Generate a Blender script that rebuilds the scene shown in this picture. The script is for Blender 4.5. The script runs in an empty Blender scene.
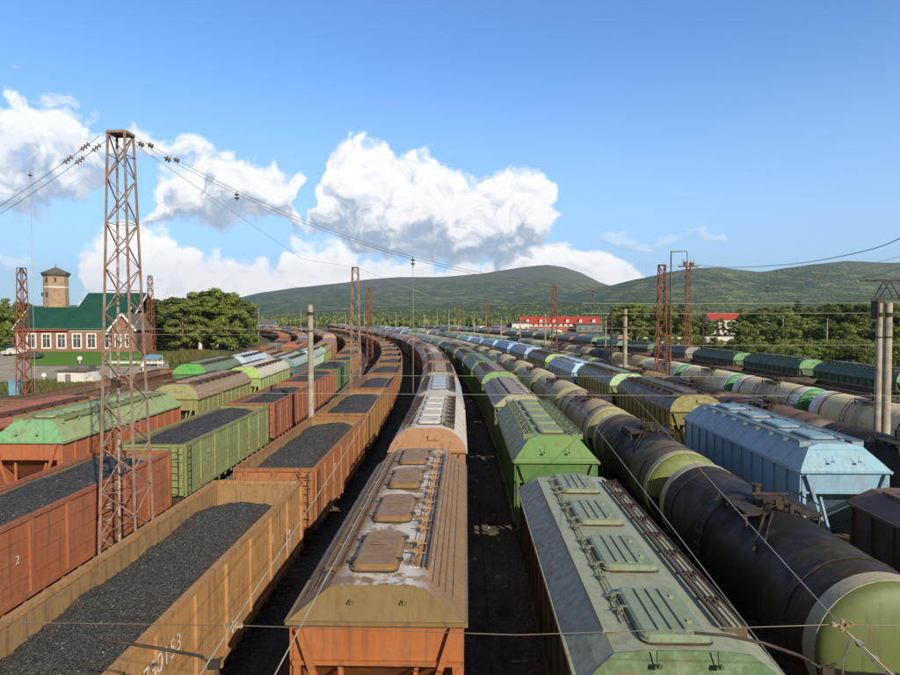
import bpy, math, random
from mathutils import Vector, noise as mnoise
random.seed(7)
S = bpy.context.scene
COL = S.collection
R = math.radians
# ------------------------------------------------------------------ camera
H = 9.6
cam = bpy.data.cameras.new('camera'); cam.lens = 25.6; cam.sensor_width = 36
cam.clip_start = 0.1; cam.clip_end = 40000
co = bpy.data.objects.new('camera', cam); COL.objects.link(co)
co.location = (0, 0, H); co.rotation_euler = (R(90 - 1.92), 0, R(1.43))
S.camera = co
S.cycles.max_bounces = 4; S.cycles.diffuse_bounces = 2; S.cycles.glossy_bounces = 2; S.cycles.transmission_bounces = 2; S.cycles.volume_bounces = 0; S.cycles.caustics_reflective = False; S.cycles.caustics_refractive = False
S.view_settings.view_transform = 'Standard'; S.view_settings.look = 'None'
S.view_settings.gamma = 1; S.view_settings.use_curve_mapping = False
S.view_settings.exposure = 0.12
# ------------------------------------------------------------------ sun
SUN_EL = 28.0
LDIR = Vector((-0.54, 0.84, 0)).normalized() * math.cos(R(SUN_EL)); LDIR.z = -math.sin(R(SUN_EL))
sl = bpy.data.lights.new('sun', 'SUN'); sl.energy = 5.0; sl.angle = R(0.5); sl.color = (1, 0.90, 0.72)
so = bpy.data.objects.new('sun', sl); COL.objects.link(so)
so.rotation_euler = LDIR.to_track_quat('-Z', 'Y').to_euler()
so.location = (60, -90, 60)
# ------------------------------------------------------------------ world: sky + cumulus
W = bpy.data.worlds.new('World'); S.world = W; W.use_nodes = True
def px_dir(px, py):
    u = (px - 466) / 640; v = (316 - py) / 640
    return math.atan(u), math.atan(v / math.sqrt(1 + u * u))
class NB:
    """tiny helper to chain shader nodes"""
    def __init__(s, tree): s.t = tree; s.n = tree.nodes; s.l = tree.links
    def put(s, v, sock):
        if v is None: return
        if hasattr(v, 'is_linked') or hasattr(v, 'links'): s.l.new(v, sock)
        else: sock.default_value = v
    def m(s, op, a, b=None, c=None, clamp=False):
        n = s.n.new('ShaderNodeMath'); n.operation = op; n.use_clamp = clamp
        s.put(a, n.inputs[0]); s.put(b, n.inputs[1]); s.put(c, n.inputs[2]); return n.outputs[0]
    def vm(s, op, a, b=None):
        n = s.n.new('ShaderNodeVectorMath'); n.operation = op
        s.put(a, n.inputs[0]); s.put(b, n.inputs[1]); return n.outputs[0]
    def xyz(s, x=0.0, y=0.0, z=0.0):
        n = s.n.new('ShaderNodeCombineXYZ'); s.put(x, n.inputs[0]); s.put(y, n.inputs[1]); s.put(z, n.inputs[2]); return n.outputs[0]
    def sep(s, v):
        n = s.n.new('ShaderNodeSeparateXYZ'); s.put(v, n.inputs[0]); return n.outputs
    def noise(s, vec, scale, detail=4, rough=0.55, dist=0.0):
        n = s.n.new('ShaderNodeTexNoise'); s.put(vec, n.inputs['Vector']); n.inputs['Scale'].default_value = scale
        n.inputs['Detail'].default_value = detail; n.inputs['Roughness'].default_value = rough; n.inputs['Distortion'].default_value = dist
        return n.outputs[0]
    def voro(s, vec, scale, out=0):
        n = s.n.new('ShaderNodeTexVoronoi'); s.put(vec, n.inputs['Vector']); n.inputs['Scale'].default_value = scale; return n.outputs[out]
    def ramp(s, v, lo, hi, a=0.0, b=1.0):
        n = s.n.new('ShaderNodeMapRange'); n.interpolation_type = 'SMOOTHSTEP'; s.put(v, n.inputs[0])
        n.inputs[1].default_value = lo; n.inputs[2].default_value = hi; n.inputs[3].default_value = a; n.inputs[4].default_value = b
        return n.outputs[0]
    def mix(s, f, a, b, mode='MIX'):
        n = s.n.new('ShaderNodeMix'); n.data_type = 'RGBA'; n.blend_type = mode
        s.put(f, n.inputs[0])
        for v, k in ((a, 6), (b, 7)):
            if isinstance(v, tuple): v = v if len(v) == 4 else v + (1,)
            s.put(v, n.inputs[k])
        return n.outputs[2]
AZR = R(48)
def float_curve(b, x, pts, outscale):
    """pts [(px, py)] in photo units -> curve of elevation over azimuth"""
    n = b.n.new('ShaderNodeFloatCurve'); cm = n.mapping; cv = cm.curves[0]; cm.extend = 'HORIZONTAL'; cm.clip_min_y = -5; cm.clip_max_y = 5
    dat = []
    for px, py in pts:
        az, el = px_dir(px, py); u = (az + AZR) / (2 * AZR)
        if 0 <= u <= 1: dat.append((u, el / outscale))
    while len(cv.points) > 2: cv.points.remove(cv.points[1])
    for i, (u, v) in enumerate(dat):
        if i < 2: cv.points[i].location = (u, v)
        else: cv.points.new(u, v)
    cm.update(); n.inputs['Factor'].default_value = 1; b.l.new(x, n.inputs['Value'])
    return b.m('MULTIPLY', n.outputs[0], outscale)
LAYERS = [  # top outline, bottom outline, fullness
    ([(-60,80),(-10,92),(8,76),(24,72),(40,84),(56,84),(70,100),(92,116),(108,132),(128,124),(150,118),(178,124),(196,134),(208,146),(216,168),(240,200)],
     [(-60,222),(0,222),(30,218),(48,212),(64,206),(82,204),(98,196),(106,176),(130,164),(165,162),(192,164),(208,160),(240,190)], .9, .038),
    ([(-60,240),(-20,262),(-4,252),(12,248),(26,254),(36,268),(44,300),(62,300),(74,262),(88,236),(112,226),(142,212),(166,226),(190,246),(226,250),(262,258),(285,246),(305,236),(330,236),(352,250),
      (390,258),(440,262),(500,246),(560,236),(600,250),(630,258),(650,266),(668,286),(690,312)],
     [(-60,276),(36,276),(60,330),(700,335)], 1.0, .03),
    ([(600,238),(618,230),(650,234),(690,231),(722,236),(735,250)], [(600,256),(650,252),(700,250),(735,244)], .32, .02),
    ([(120,250),(138,202),(148,178),(168,158),(190,148),(222,141),(246,148),(268,150),(290,164),(302,190),(311,222),(318,205),(323,165),(334,142),(352,132),(376,136),(394,148),(404,154),(424,146),(444,156),(458,166),
      (474,168),(496,160),(520,162),(540,172),(548,196),(556,222),(580,250)],
     [(120,240),(150,230),(200,226),(250,228),(290,232),(312,236),(340,252),(380,266),(450,270),(510,268),(545,256),(580,246)], 1.0, .034),
]
wt = W.node_tree; wt.nodes.clear(); b = NB(wt)
out = wt.nodes.new('ShaderNodeOutputWorld'); bg = wt.nodes.new('ShaderNodeBackground')
sky = wt.nodes.new('ShaderNodeTexSky'); sky.sky_type = 'NISHITA'; sky.sun_disc = False
sky.sun_elevation = R(SUN_EL); sky.sun_rotation = math.atan2(-LDIR.x, -LDIR.y)
sky.air_density = 1.0; sky.dust_density = 0.4; sky.ozone_density = 1.6
tc = wt.nodes.new('ShaderNodeTexCoord')
dx, dy, dz = b.sep(tc.outputs['Generated'])
azn = b.m('ARCTAN2', dx, dy); eln = b.m('ARCSINE', dz)
P = b.xyz(azn, eln, 0.0)
def noise2(vec, scale, detail, rough, dist=0.0, out=0):
    n = wt.nodes.new('ShaderNodeTexNoise'); n.noise_dimensions = '2D'; wt.links.new(vec, n.inputs['Vector'])
    n.inputs['Scale'].default_value = scale; n.inputs['Detail'].default_value = detail; n.inputs['Roughness'].default_value = rough; n.inputs['Distortion'].default_value = dist
    return n.outputs[out]
wv = wt.nodes.new('ShaderNodeVectorMath'); wv.operation = 'MULTIPLY_ADD'
wt.links.new(noise2(P, 14, 3, .5, 0, 1), wv.inputs[0]); wv.inputs[1].default_value = (.080, .060, 0); wt.links.new(b.vm('SUBTRACT', P, (.040, .030, 0)), wv.inputs[2])
PW = wv.outputs[0]
def puffs(p):
    f = noise2(p, 20, 7, .58)
    v = wt.nodes.new('ShaderNodeTexVoronoi'); v.voronoi_dimensions = '2D'; v.feature = 'F1'; v.inputs['Scale'].default_value = 30; wt.links.new(p, v.inputs['Vector'])
    v.inputs['Detail'].default_value = 2; v.inputs['Roughness'].default_value = .55
    return b.m('MULTIPLY_ADD', f, 1.5, b.m('MULTIPLY', v.outputs[0], -.55))
n0 = puffs(PW); n1 = puffs(b.vm('ADD', PW, (0.006, 0.013, 0)))
relief = b.m('SUBTRACT', n0, n1)
fine = noise2(P, 70, 5, .62)
wx, wy, _ = b.sep(PW)
u = b.m('MULTIPLY_ADD', wx, 1 / (2 * AZR), 0.5)
front = b.m('MULTIPLY', b.ramp(dy, 0.0, 0.15), b.ramp(eln, -0.01, 0.01))
cur = b.mix(1.0, sky.outputs[0], (0.92, 1.34, 1.86), 'MULTIPLY')
cur = b.mix(b.ramp(eln, 0.42, 0.0, 0.0, 0.68), cur, (4.4, 6.5, 8.9))
cur = b.mix(1.0, cur, b.mix(b.m('MULTIPLY', b.ramp(eln, .50, 1.0, 1.0, .38), b.ramp(dy, .1, -.5, 1.0, .9)), (0, 0, 0), (1, 1, 1)), 'MULTIPLY')  # overhead and rear sky dimmed to lower the ambient fill
cur = b.mix(b.ramp(dy, .25, -.35, 0.0, .80), cur, (2.3, 2.2, 2.1))   # unseen sky behind the viewer greyed, added to cut blue fill light
for top, bot, full, sc in LAYERS:
    T = float_curve(b, u, top, .5); B = float_curve(b, u, bot, .5)
    x0 = px_dir(top[0][0], 300)[0]; x1 = px_dir(top[-1][0], 300)[0]
    inx = b.m('MINIMUM', b.m('SUBTRACT', wx, x0), b.m('SUBTRACT', x1, wx))
    if top[0][0] < -40: inx = b.m('SUBTRACT', x1, wx)
    up = b.m('SUBTRACT', T, wy); dn = b.m('MULTIPLY', b.m('SUBTRACT', wy, B), 1.25)
    prof = b.m('MINIMUM', b.m('MINIMUM', up, dn), inx)
    d = b.m('ADD', b.m('MINIMUM', b.m('MULTIPLY', prof, 1 / sc), 1.0), b.m('ADD', b.m('SUBTRACT', n0, .45), b.m('MULTIPLY_ADD', fine, .5, -.25)))
    a_ = b.m('MULTIPLY', b.ramp(d, -.10, .60), full)
    hgt = b.m('DIVIDE', b.m('SUBTRACT', wy, B), b.m('MAXIMUM', b.m('SUBTRACT', T, B), .02))
    lit = b.m('ADD', b.m('MULTIPLY_ADD', relief, .55, b.ramp(b.m('MULTIPLY_ADD', n0, .40, hgt), .26, .68, .0, .97)), b.ramp(d, .7, .15, 0, .08), clamp=True)
    if full == 1.0 and sc == .03: lit = b.m('ADD', b.m('MULTIPLY_ADD', relief, .45, 1.0), b.ramp(d, .7, .1, 0, .15), clamp=True)
    cc = b.mix(lit, (3.9, 4.8, 6.1), (10.0, 10.0, 10.0) if sc != .03 else (11.5, 11.4, 11.2))
    cur = b.mix(b.m('MULTIPLY', a_, front), cur, cc)
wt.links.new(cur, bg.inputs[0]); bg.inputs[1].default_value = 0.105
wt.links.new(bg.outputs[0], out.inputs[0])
W.cycles.sampling_method = 'MANUAL'; W.cycles.sample_map_resolution = 512

# ================================================================== helpers
def tag(o, label=None, cat=None, group=None, kind=None):
    if label: o['label'] = label
    if cat: o['category'] = cat
    if group: o['group'] = group
    if kind: o['kind'] = kind
    return o
class MB:
    def __init__(s): s.v = []; s.f = []; s.m = []
    def face(s, idx, mi=0): s.f.append(tuple(idx)); s.m.append(mi)
    def add(s, vs, fs, mi=0):
        o = len(s.v); s.v += [tuple(x) for x in vs]
        for f in fs: s.f.append(tuple(i + o for i in f)); s.m.append(mi)
    def box(s, x0, x1, y0, y1, z0, z1, mi=0):
        s.add([(x0,y0,z0),(x1,y0,z0),(x1,y1,z0),(x0,y1,z0),(x0,y0,z1),(x1,y0,z1),(x1,y1,z1),(x0,y1,z1)],
              [(3,2,1,0),(4,5,6,7),(0,1,5,4),(1,2,6,5),(2,3,7,6),(3,0,4,7)], mi)
    def bar(s, a, b, w, h=None, mi=0):
        """rectangular bar from a to b"""
        a = Vector(a); b = Vector(b); h = h or w; d = (b - a).normalized()
        up = Vector((0, 0, 1)) if abs(d.z) < 0.9 else Vector((0, 1, 0))
        s1 = d.cross(up).normalized() * w / 2; s2 = s1.cross(d).normalized() * h / 2
        vs = [a-s1-s2, a+s1-s2, a+s1+s2, a-s1+s2, b-s1-s2, b+s1-s2, b+s1+s2, b-s1+s2]
        s.add(vs, [(0,1,2,3),(7,6,5,4),(4,5,1,0),(5,6,2,1),(6,7,3,2),(7,4,0,3)], mi)
    def tube(s, pts, r, n=6, mi=0, cap=True):
        pts = [Vector(p) for p in pts]; rs = r if isinstance(r, (list, tuple)) else [r] * len(pts)
        o = len(s.v); pr = None
        for i, p in enumerate(pts):
            d = (pts[min(i+1, len(pts)-1)] - pts[max(i-1, 0)]).normalized()
            if pr is None:
                up = Vector((0, 0, 1)) if abs(d.z) < 0.9 else Vector((1, 0, 0)); pr = d.cross(up).normalized()
            pr = (pr - d * pr.dot(d)).normalized(); q = d.cross(pr)
            for k in range(n):
                t = 2 * math.pi * k / n
                s.v.append(tuple(p + (pr * math.cos(t) + q * math.sin(t)) * rs[i]))
        for i in range(len(pts) - 1):
            for k in range(n):
                s.face((o+i*n+k, o+i*n+(k+1)%n, o+(i+1)*n+(k+1)%n, o+(i+1)*n+k), mi)
        if cap:
            s.face([o+k for k in range(n)][::-1], mi); s.face([o+(len(pts)-1)*n+k for k in range(n)], mi)
    def prism_y(s, prof, y0, y1, mi=0, caps=True):
        """profile [(x,z)...] closed, extruded along y"""
        n = len(prof); o = len(s.v)
        s.v += [(x, y0, z) for x, z in prof] + [(x, y1, z) for x, z in prof]
        for k in range(n): s.face((o+k, o+(k+1)%n, o+n+(k+1)%n, o+n+k), mi)
        if caps: s.face([o+k for k in range(n)][::-1], mi); s.face([o+n+k for k in range(n)], mi)
    def mesh(s, name, mats, smooth=False):
        me = bpy.data.meshes.new(name); me.from_pydata(s.v, [], s.f)
        for m in (mats if isinstance(mats, (list, tuple)) else [mats]): me.materials.append(m)
        me.polygons.foreach_set('material_index', s.m)
        if smooth: me.polygons.foreach_set('use_smooth', [True] * len(s.f))
        me.validate(); me.update()
        if smooth:
            try: me.set_sharp_from_angle(angle=R(40))
            except Exception: pass
        return me
def obj(name, me, parent=None, color=None, loc=(0,0,0), rz=0):
    o = bpy.data.objects.new(name, me); COL.objects.link(o); o.location = loc; o.rotation_euler = (0, 0, rz)
    if parent is not None: o.parent = parent
    if color: o.color = tuple(color) + (1,)
    return o
_cache = {}
def cached(key, fn):
    if key not in _cache: _cache[key] = fn()
    return _cache[key]

# ================================================================== materials
def mat_base(name, rough=0.6, spec=0.4, metal=0.0):
    m = bpy.data.materials.new(name); m.use_nodes = True; t = m.node_tree
    bs = t.nodes['Principled BSDF']; bs.inputs['Roughness'].default_value = rough
    bs.inputs['Specular IOR Level'].default_value = spec; bs.inputs['Metallic'].default_value = metal
    return m, NB(t), bs
def objco(b, rnd=True):
    tc = b.n.new('ShaderNodeTexCoord'); v = tc.outputs['Object']
    if rnd:
        oi = b.n.new('ShaderNodeObjectInfo'); r = b.m('MULTIPLY', oi.outputs['Random'], 37.0)
        v = b.vm('ADD', v, b.xyz(r, r, r)); return v, tc.outputs['Object'], oi
    return v, v, None
def stretch(b, v, x, y, z): return b.vm('MULTIPLY', v, (x, y, z))
def bump(b, bs, h, strength=0.3, dist=0.02):
    n = b.n.new('ShaderNodeBump'); n.inputs['Strength'].default_value = strength; n.inputs['Distance'].default_value = dist
    b.l.new(h, n.inputs['Height']); b.l.new(n.outputs[0], bs.inputs['Normal'])
def simple(name, col, col2=None, scale=2.0, rough=0.75, spec=0.3, bstr=0.0, metal=0.0, detail=6):
    m, b, bs = mat_base(name, rough, spec, metal)
    v, _, _ = objco(b); col2 = col2 or tuple(c * 0.65 for c in col)
    n = b.noise(v, scale, detail, 0.6)
    b.l.new(b.mix(b.ramp(n, 0.35, 0.68), col, col2), bs.inputs['Base Color'])
    if bstr: bump(b, bs, b.noise(v, scale * 6, 4), bstr)
    return m
def wagon_paint(name, dirt=0.5, rust=0.4, dust=0.3, rough=0.6, powder=False, planks=False):
    m, b, bs = mat_base(name, rough, 0.35)
    v, raw, oi = objco(b); base = oi.outputs['Color']
    big = b.noise(v, 0.7, 5, 0.6); fine = b.noise(v, 5.0, 6, 0.65)
    streak = b.noise(stretch(b, v, 5.0, 5.0, 0.35), 1.3, 4, 0.6)
    fade = b.mix(b.ramp(big, 0.3, 0.75, 0, 0.16), base, (0.40, 0.32, 0.20))
    c = b.mix(b.ramp(streak, 0.48, 0.78, 0, dirt), fade, (0.075, 0.055, 0.04))
    c = b.mix(b.ramp(b.m('ADD', b.m('MULTIPLY', fine, 0.6), b.m('MULTIPLY', big, 0.5)), 0.56, 0.72, 0, rust), c, (0.20, 0.075, 0.028))
    c = b.mix(b.ramp(b.noise(v, 1.9, 8, 0.7), 0.5, 0.8, 0, dust), c, (0.055, 0.05, 0.048))
    ch = b.noise(v, 14.0, 3, 0.7)
    c = b.mix(b.ramp(ch, 0.66, 0.74, 0, 0.4 * rust), c, (0.12, 0.05, 0.025))
    if powder:
        x, y, z = b.sep(raw)
        msk = b.m('MULTIPLY', b.ramp(b.m('ABSOLUTE', b.m('ADD', x, -0.08)), 1.0, 0.45), b.ramp(b.noise(stretch(b, v, 1.0, 1.0, 1.0), 1.6, 7, 0.7), 0.44, 0.56))
        c = b.mix(b.m('MULTIPLY', msk, 0.85), c, (0.62, 0.60, 0.57))
    if planks:
        x, y, z = b.sep(raw)
        c = b.mix(b.ramp(b.m('PINGPONG', y, 0.33), 0.0, 0.03, 0.5, 0.0), c, (0.03, 0.025, 0.02))
    b.l.new(c, bs.inputs['Base Color'])
    b.l.new(b.ramp(fine, 0.3, 0.7, rough - 0.12, rough + 0.2), bs.inputs['Roughness'])
    bump(b, bs, b.m('ADD', b.noise(v, 2.2, 4), b.m('MULTIPLY', fine, 0.35)), 0.35, 0.03)
    return m
M = {}
M['paint'] = wagon_paint('wagon_paint', .50, .42, .26)
M['rusty'] = wagon_paint('rusty_wagon_paint', .62, .70, .45, .75)
M['inner'] = wagon_paint('worn_inner_steel', .75, .75, .55, .7)
M['roof'] = wagon_paint('roof_paint', .35, .28, .40, .45)
M['powder'] = wagon_paint('roof_paint_with_lime', .30, .30, .25, .45, powder=True)
M['clean'] = wagon_paint('fresh_paint', .30, .20, .16, .5)
M['dark'] = simple('dark_steel', (.030,.026,.024), (.075,.05,.035), 3, .7)
M['walk'] = simple('walkway_mesh', (.055,.05,.045), (.13,.08,.05), 4, .75)
M['white'] = simple('stencil_paint', (.75,.72,.66), (.45,.38,.30), 9, .7)
M['iron'] = simple('rusty_iron', (.20,.095,.05), (.10,.05,.03), 2.5, .8)
M['mast'] = simple('mast_steel', (.23,.13,.09), (.30,.245,.205), 3.0, .7)
M['mast_pale'] = simple('flaking_mast_paint', (.42,.38,.34), (.20,.11,.07), 5.0, .7)
M['redmast'] = simple('red_oxide_mast', (.26,.085,.05), (.17,.07,.045), 2.0, .75)
M['wire'] = simple('wire_copper', (.16,.13,.09), (.09,.08,.06), 3, .5, .5)
M['pwire'] = simple('pale_wire', (.42,.40,.34), (.30,.28,.22), 3, .5, .5)
M['insul'] = simple('insulator_glass', (.20,.19,.18), (.11,.10,.09), 8, .35, .5)
M['porc'] = simple('brass_fitting', (.40,.31,.17), (.25,.17,.09), 8, .35, .6)
M['conc'] = simple('weathered_concrete', (.40,.36,.29), (.26,.23,.19), 1.6, .85, .2, .25)
def tank_paint(name, stain=1.0, ground=(0.022, 0.017, 0.013)):
    m, b, bs = mat_base(name, 0.5, 0.45 if stain < 1 else .16)
    v, raw, oi = objco(b); base = oi.outputs['Color']; x, y, z = b.sep(raw)
    big = b.noise(v, 0.55, 5, 0.6); st = b.noise(stretch(b, v, 3.0, 6.0, 0.35), 1.2, 6, 0.65)
    c = b.mix(b.ramp(st, 0.45, 0.72, 0, 0.42), base, (0.15, 0.10, 0.06))
    c = b.mix(b.ramp(b.noise(v, 3.5, 8, .7), 0.5, 0.75, 0, 0.28), c, (0.07, 0.05, 0.035))
    # oil spilled from the manhole in the middle, running down the flanks
    mid = b.m('SUBTRACT', b.m('MULTIPLY_ADD', b.m('SUBTRACT', b.noise(stretch(b, v, 1, 1.6, .4), 1.2, 5, .6), 0.5), 3.4, 1.7 * stain), b.m('ABSOLUTE', y))
    c = b.mix(b.m('MULTIPLY', b.ramp(mid, -0.6, 0.6), min(1.0, .92 * stain)), c, ground)
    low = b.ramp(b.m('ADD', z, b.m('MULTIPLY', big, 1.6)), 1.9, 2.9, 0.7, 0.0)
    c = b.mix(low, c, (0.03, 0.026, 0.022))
    b.l.new(c, bs.inputs['Base Color'])
    b.l.new(b.ramp(b.noise(v, 1.1, 5, .6), 0.3, 0.7, 0.45, 0.78), bs.inputs['Roughness'])
    if stain > 1: c2 = b.mix(b.ramp(b.noise(stretch(b, v, 1.2, 1.0, .5), .9, 7, .65), .50, .74, 0, .55), c, (.11, .075, .045)); b.l.new(c2, bs.inputs['Base Color'])
    bump(b, bs, b.noise(v, .9, 4), 0.25, 0.03)
    return m
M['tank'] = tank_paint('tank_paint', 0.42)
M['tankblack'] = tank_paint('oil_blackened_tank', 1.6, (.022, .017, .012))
def cap_paint():
    m, b, bs = mat_base('tank_end_paint', 0.55, 0.4)
    v, raw, oi = objco(b); x, y, z = b.sep(raw)
    c = b.mix(b.ramp(b.noise(v, 1.5, 6, .6), .45, .75, 0, .35), oi.outputs['Color'], (.12,.10,.06))
    c = b.mix(b.ramp(b.noise(stretch(b, v, 6, 6, .5), 1.0, 4, .6), .52, .72, 0, .55), c, (.09,.07,.04))
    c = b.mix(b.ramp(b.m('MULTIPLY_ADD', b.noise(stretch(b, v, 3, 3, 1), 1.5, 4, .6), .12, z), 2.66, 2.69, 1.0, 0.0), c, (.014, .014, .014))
    bump(b, bs, b.noise(v, 2.0, 4), .25, .03)
    b.l.new(c, bs.inputs['Base Color']); return m
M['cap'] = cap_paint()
def coal_mat(name, near):
    m, b, bs = mat_base(name, 0.5, 0.22)
    tc = b.n.new('ShaderNodeTexCoord'); v = tc.outputs['Object']
    cell = b.n.new('ShaderNodeTexVoronoi'); cell.inputs['Scale'].default_value = 34 if near else 18; b.l.new(v, cell.inputs['Vector'])
    cc = b.sep(cell.outputs[1])
    big = b.noise(v, 0.8, 5, .6)
    c = b.mix(cc[0], (.024,.023,.022), (.10,.095,.09))
    c = b.mix(b.ramp(cc[1], .985, .995), c, (.30,.29,.28))
    c = b.mix(b.ramp(big, .52, .75, 0, .5), c, (.11,.095,.075))
    b.l.new(c, bs.inputs['Base Color'])
    b.l.new(b.m('MULTIPLY_ADD', cc[2], 0.4, 0.5), bs.inputs['Roughness'])
    bump(b, bs, b.m('ADD', cell.outputs[0], b.noise(v, 40, 2)), 0.8, 0.05)
    return m
M['coal'] = coal_mat('coal_lumps', True); M['coalfar'] = coal_mat('coal_lumps_far', False)

# ================================================================== tracks geometry
RC, S0 = 600.0, 30.0
def arc(X0, s):
    """point and heading on the track whose straight part lies at x = X0"""
    R_, s0, s1 = (600.0, 30.0, 1e9) if X0 < -10 else (650.0, 26.0, 215.0)
    if s <= s0: return X0, s, 0.0
    r = R_ + X0; t = (min(s, s1) - s0) / r; e = max(0, s - s1)
    return -R_ + r * math.cos(t) - e * math.sin(t), s0 + r * math.sin(t) + e * math.cos(t), t
def ground_h(x, y):
    d = y - 88
    if d <= 0: return 0.0
    off = x + 34 + max(0, y - 30) ** 2 / 1200
    a = min(1, max(0, -off / 14)); a = a * a * (3 - 2 * a)
    t = min(1, d / 45); t = t * t * (3 - 2 * t)
    return 2.0 * a * t
# ================================================================== ground
def ground_mat():
    m, b, bs = mat_base('yard_ground', 0.95, 0.1)
    tc = b.n.new('ShaderNodeTexCoord'); v = tc.outputs['Object']; x, y, z = b.sep(v)
    n1 = b.noise(v, 0.03, 6, .6); n2 = b.noise(v, 0.6, 6, .65); n3 = b.noise(v, 9, 4, .7)
    yard = b.mix(b.ramp(n2, .35, .65), (.06,.052,.045), (.15,.125,.095))
    yard = b.mix(b.ramp(n3, .5, .75, 0, .5), yard, (.17,.15,.12))
    grass = b.mix(b.ramp(n2, .35, .65), (.06,.085,.025), (.13,.13,.05))
    off = b.m('ADD', x, b.m('MULTIPLY', b.m('POWER', b.m('MAXIMUM', b.m('SUBTRACT', y, 30.0), 0.0), 2.0), 1 / 1200))
    off = b.m('MULTIPLY_ADD', n2, 6.0, off)
    gl = b.m('MAXIMUM', b.ramp(off, -33, -36), b.ramp(off, 46, 50))
    far = b.ramp(y, 380, 520)
    c = b.mix(b.m('MAXIMUM', b.m('MULTIPLY', gl, b.ramp(n1, .35, .5)), far), yard, grass)
    b.l.new(c, bs.inputs['Base Color']); bump(b, bs, n3, 0.6, 0.05); return m
mb = MB()
xs = [-14000, -5000, -1500, -600, -300] + list(range(-200, 201, 8)) + [300, 600, 1500, 5000, 14000]
ys = [-3000, -400, -60] + list(range(0, 401, 8)) + [480, 600, 900, 1500, 3000, 6000, 14000]
for yy in ys:
    for xx in xs: mb.v.append((xx, yy, ground_h(xx, yy)))
nx = len(xs)
for j in range(len(ys) - 1):
    for i in range(nx - 1): mb.face((j*nx+i, j*nx+i+1, (j+1)*nx+i+1, (j+1)*nx+i))
tag(obj('ground', mb.mesh('ground', ground_mat(), True)), kind='structure')
# railway tracks: rails on sleepers in ballast
M['ballast'] = simple('ballast_stone', (.07,.062,.053), (.17,.15,.12), 9, .95, .1, .8)
M['sleeper'] = simple('sleeper_wood', (.10,.085,.065), (.20,.17,.13), 4, .9, .1)
M['rail'] = simple('rail_steel', (.14,.09,.06), (.30,.27,.25), 2, .45, .5)
TR = {'m5': -31.2, 'm4': -25.9, 'm3': -19.6, 'm2': -14.45, 'm1': -7.42, 'z0': -1.62, 'p1': 3.45, 'p2': 8.55, 'p3': 13.65,
      'p4': 18.8, 'p5': 26.1, 'p6': 32.3, 'p8': 38.6, 'p9': 44.4, 'pa': 50.0, 'pb': 56.0}
def track(X0, s0, s1):
    mb = MB(); st = [s0 + i * 4 for i in range(int((s1 - s0) / 4) + 1)]
    def strip(prof, mi):
        o = len(mb.v); n = len(prof)
        for s in st:
            x, y, t = arc(X0, s)
            for (px, pz) in prof: mb.v.append((x + px * math.cos(t), y + px * math.sin(t), pz))
        for i in range(len(st) - 1):
            for k in range(n - 1): mb.face((o+i*n+k, o+i*n+k+1, o+(i+1)*n+k+1, o+(i+1)*n+k), mi)
    strip([(-1.9, 0.004), (-1.45, .08), (1.45, .08), (1.9, .004)], 0)
    for c in (-.76, .76): strip([(c-.06,.10), (c-.035,.12), (c-.035,.24), (c+.035,.24), (c+.035,.12), (c+.06,.10)], 2)
    s = s0
    while s < min(s1, 140):
        x, y, t = arc(X0, s); c, q = math.cos(t), math.sin(t)
        pts = []
        for z in (.06, .125):
            for (a, l) in ((-1.3,-.12),(1.3,-.12),(1.3,.12),(-1.3,.12)): pts.append((x+a*c-l*q, y+a*q+l*c, z))
        mb.add(pts, [(4,5,6,7),(0,1,5,4),(1,2,6,5),(2,3,7,6),(3,0,4,7)], 1); s += .6
    return mb.mesh('railway_track', [M['ballast'], M['sleeper'], M['rail']])
for k, X0 in TR.items():
    tag(obj('railway_track', track(X0, 100 if k in ('p9','pa','pb') else 0, 436)), kind='structure')
# loose pale scraps and a cable trough beside the centre track
mb = MB()
for i in range(60):
    y = 5 + i * 1.6
    mb.box(.72, 1.0, y, y + 1.57, .02, .13)
tag(obj('cable_trough', mb.mesh('cable_trough', M['ballast'])), 'grey concrete cable trough on the ground right of the centre train', 'cable trough')

mb = MB(); rl = random.Random(9)
for _ in range(420):
    X_ = rl.choice((.75, 1.0, 6.0, -4.6, 11.1, -10.3)) + rl.gauss(0, .35); Y_ = rl.uniform(6, 95); q_ = rl.uniform(.03, .13); a_ = rl.uniform(0, 3)
    if rl.random() < .12: mb.bar((X_, Y_, .03), (X_ + math.cos(a_) * q_ * 6, Y_ + math.sin(a_) * q_ * 6, .05), .09, .03)
    else: mb.tube([(X_, Y_, 0), (X_, Y_, q_ * .7)], [q_, q_ * .6], 5)
tag(obj('loose_stones', mb.mesh('loose_stones', simple('pale_stone', (.42,.38,.32), (.22,.19,.16), 3, .9, .1))), 'pale stones and wood scraps scattered between the tracks', 'stones', kind='stuff')

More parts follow.
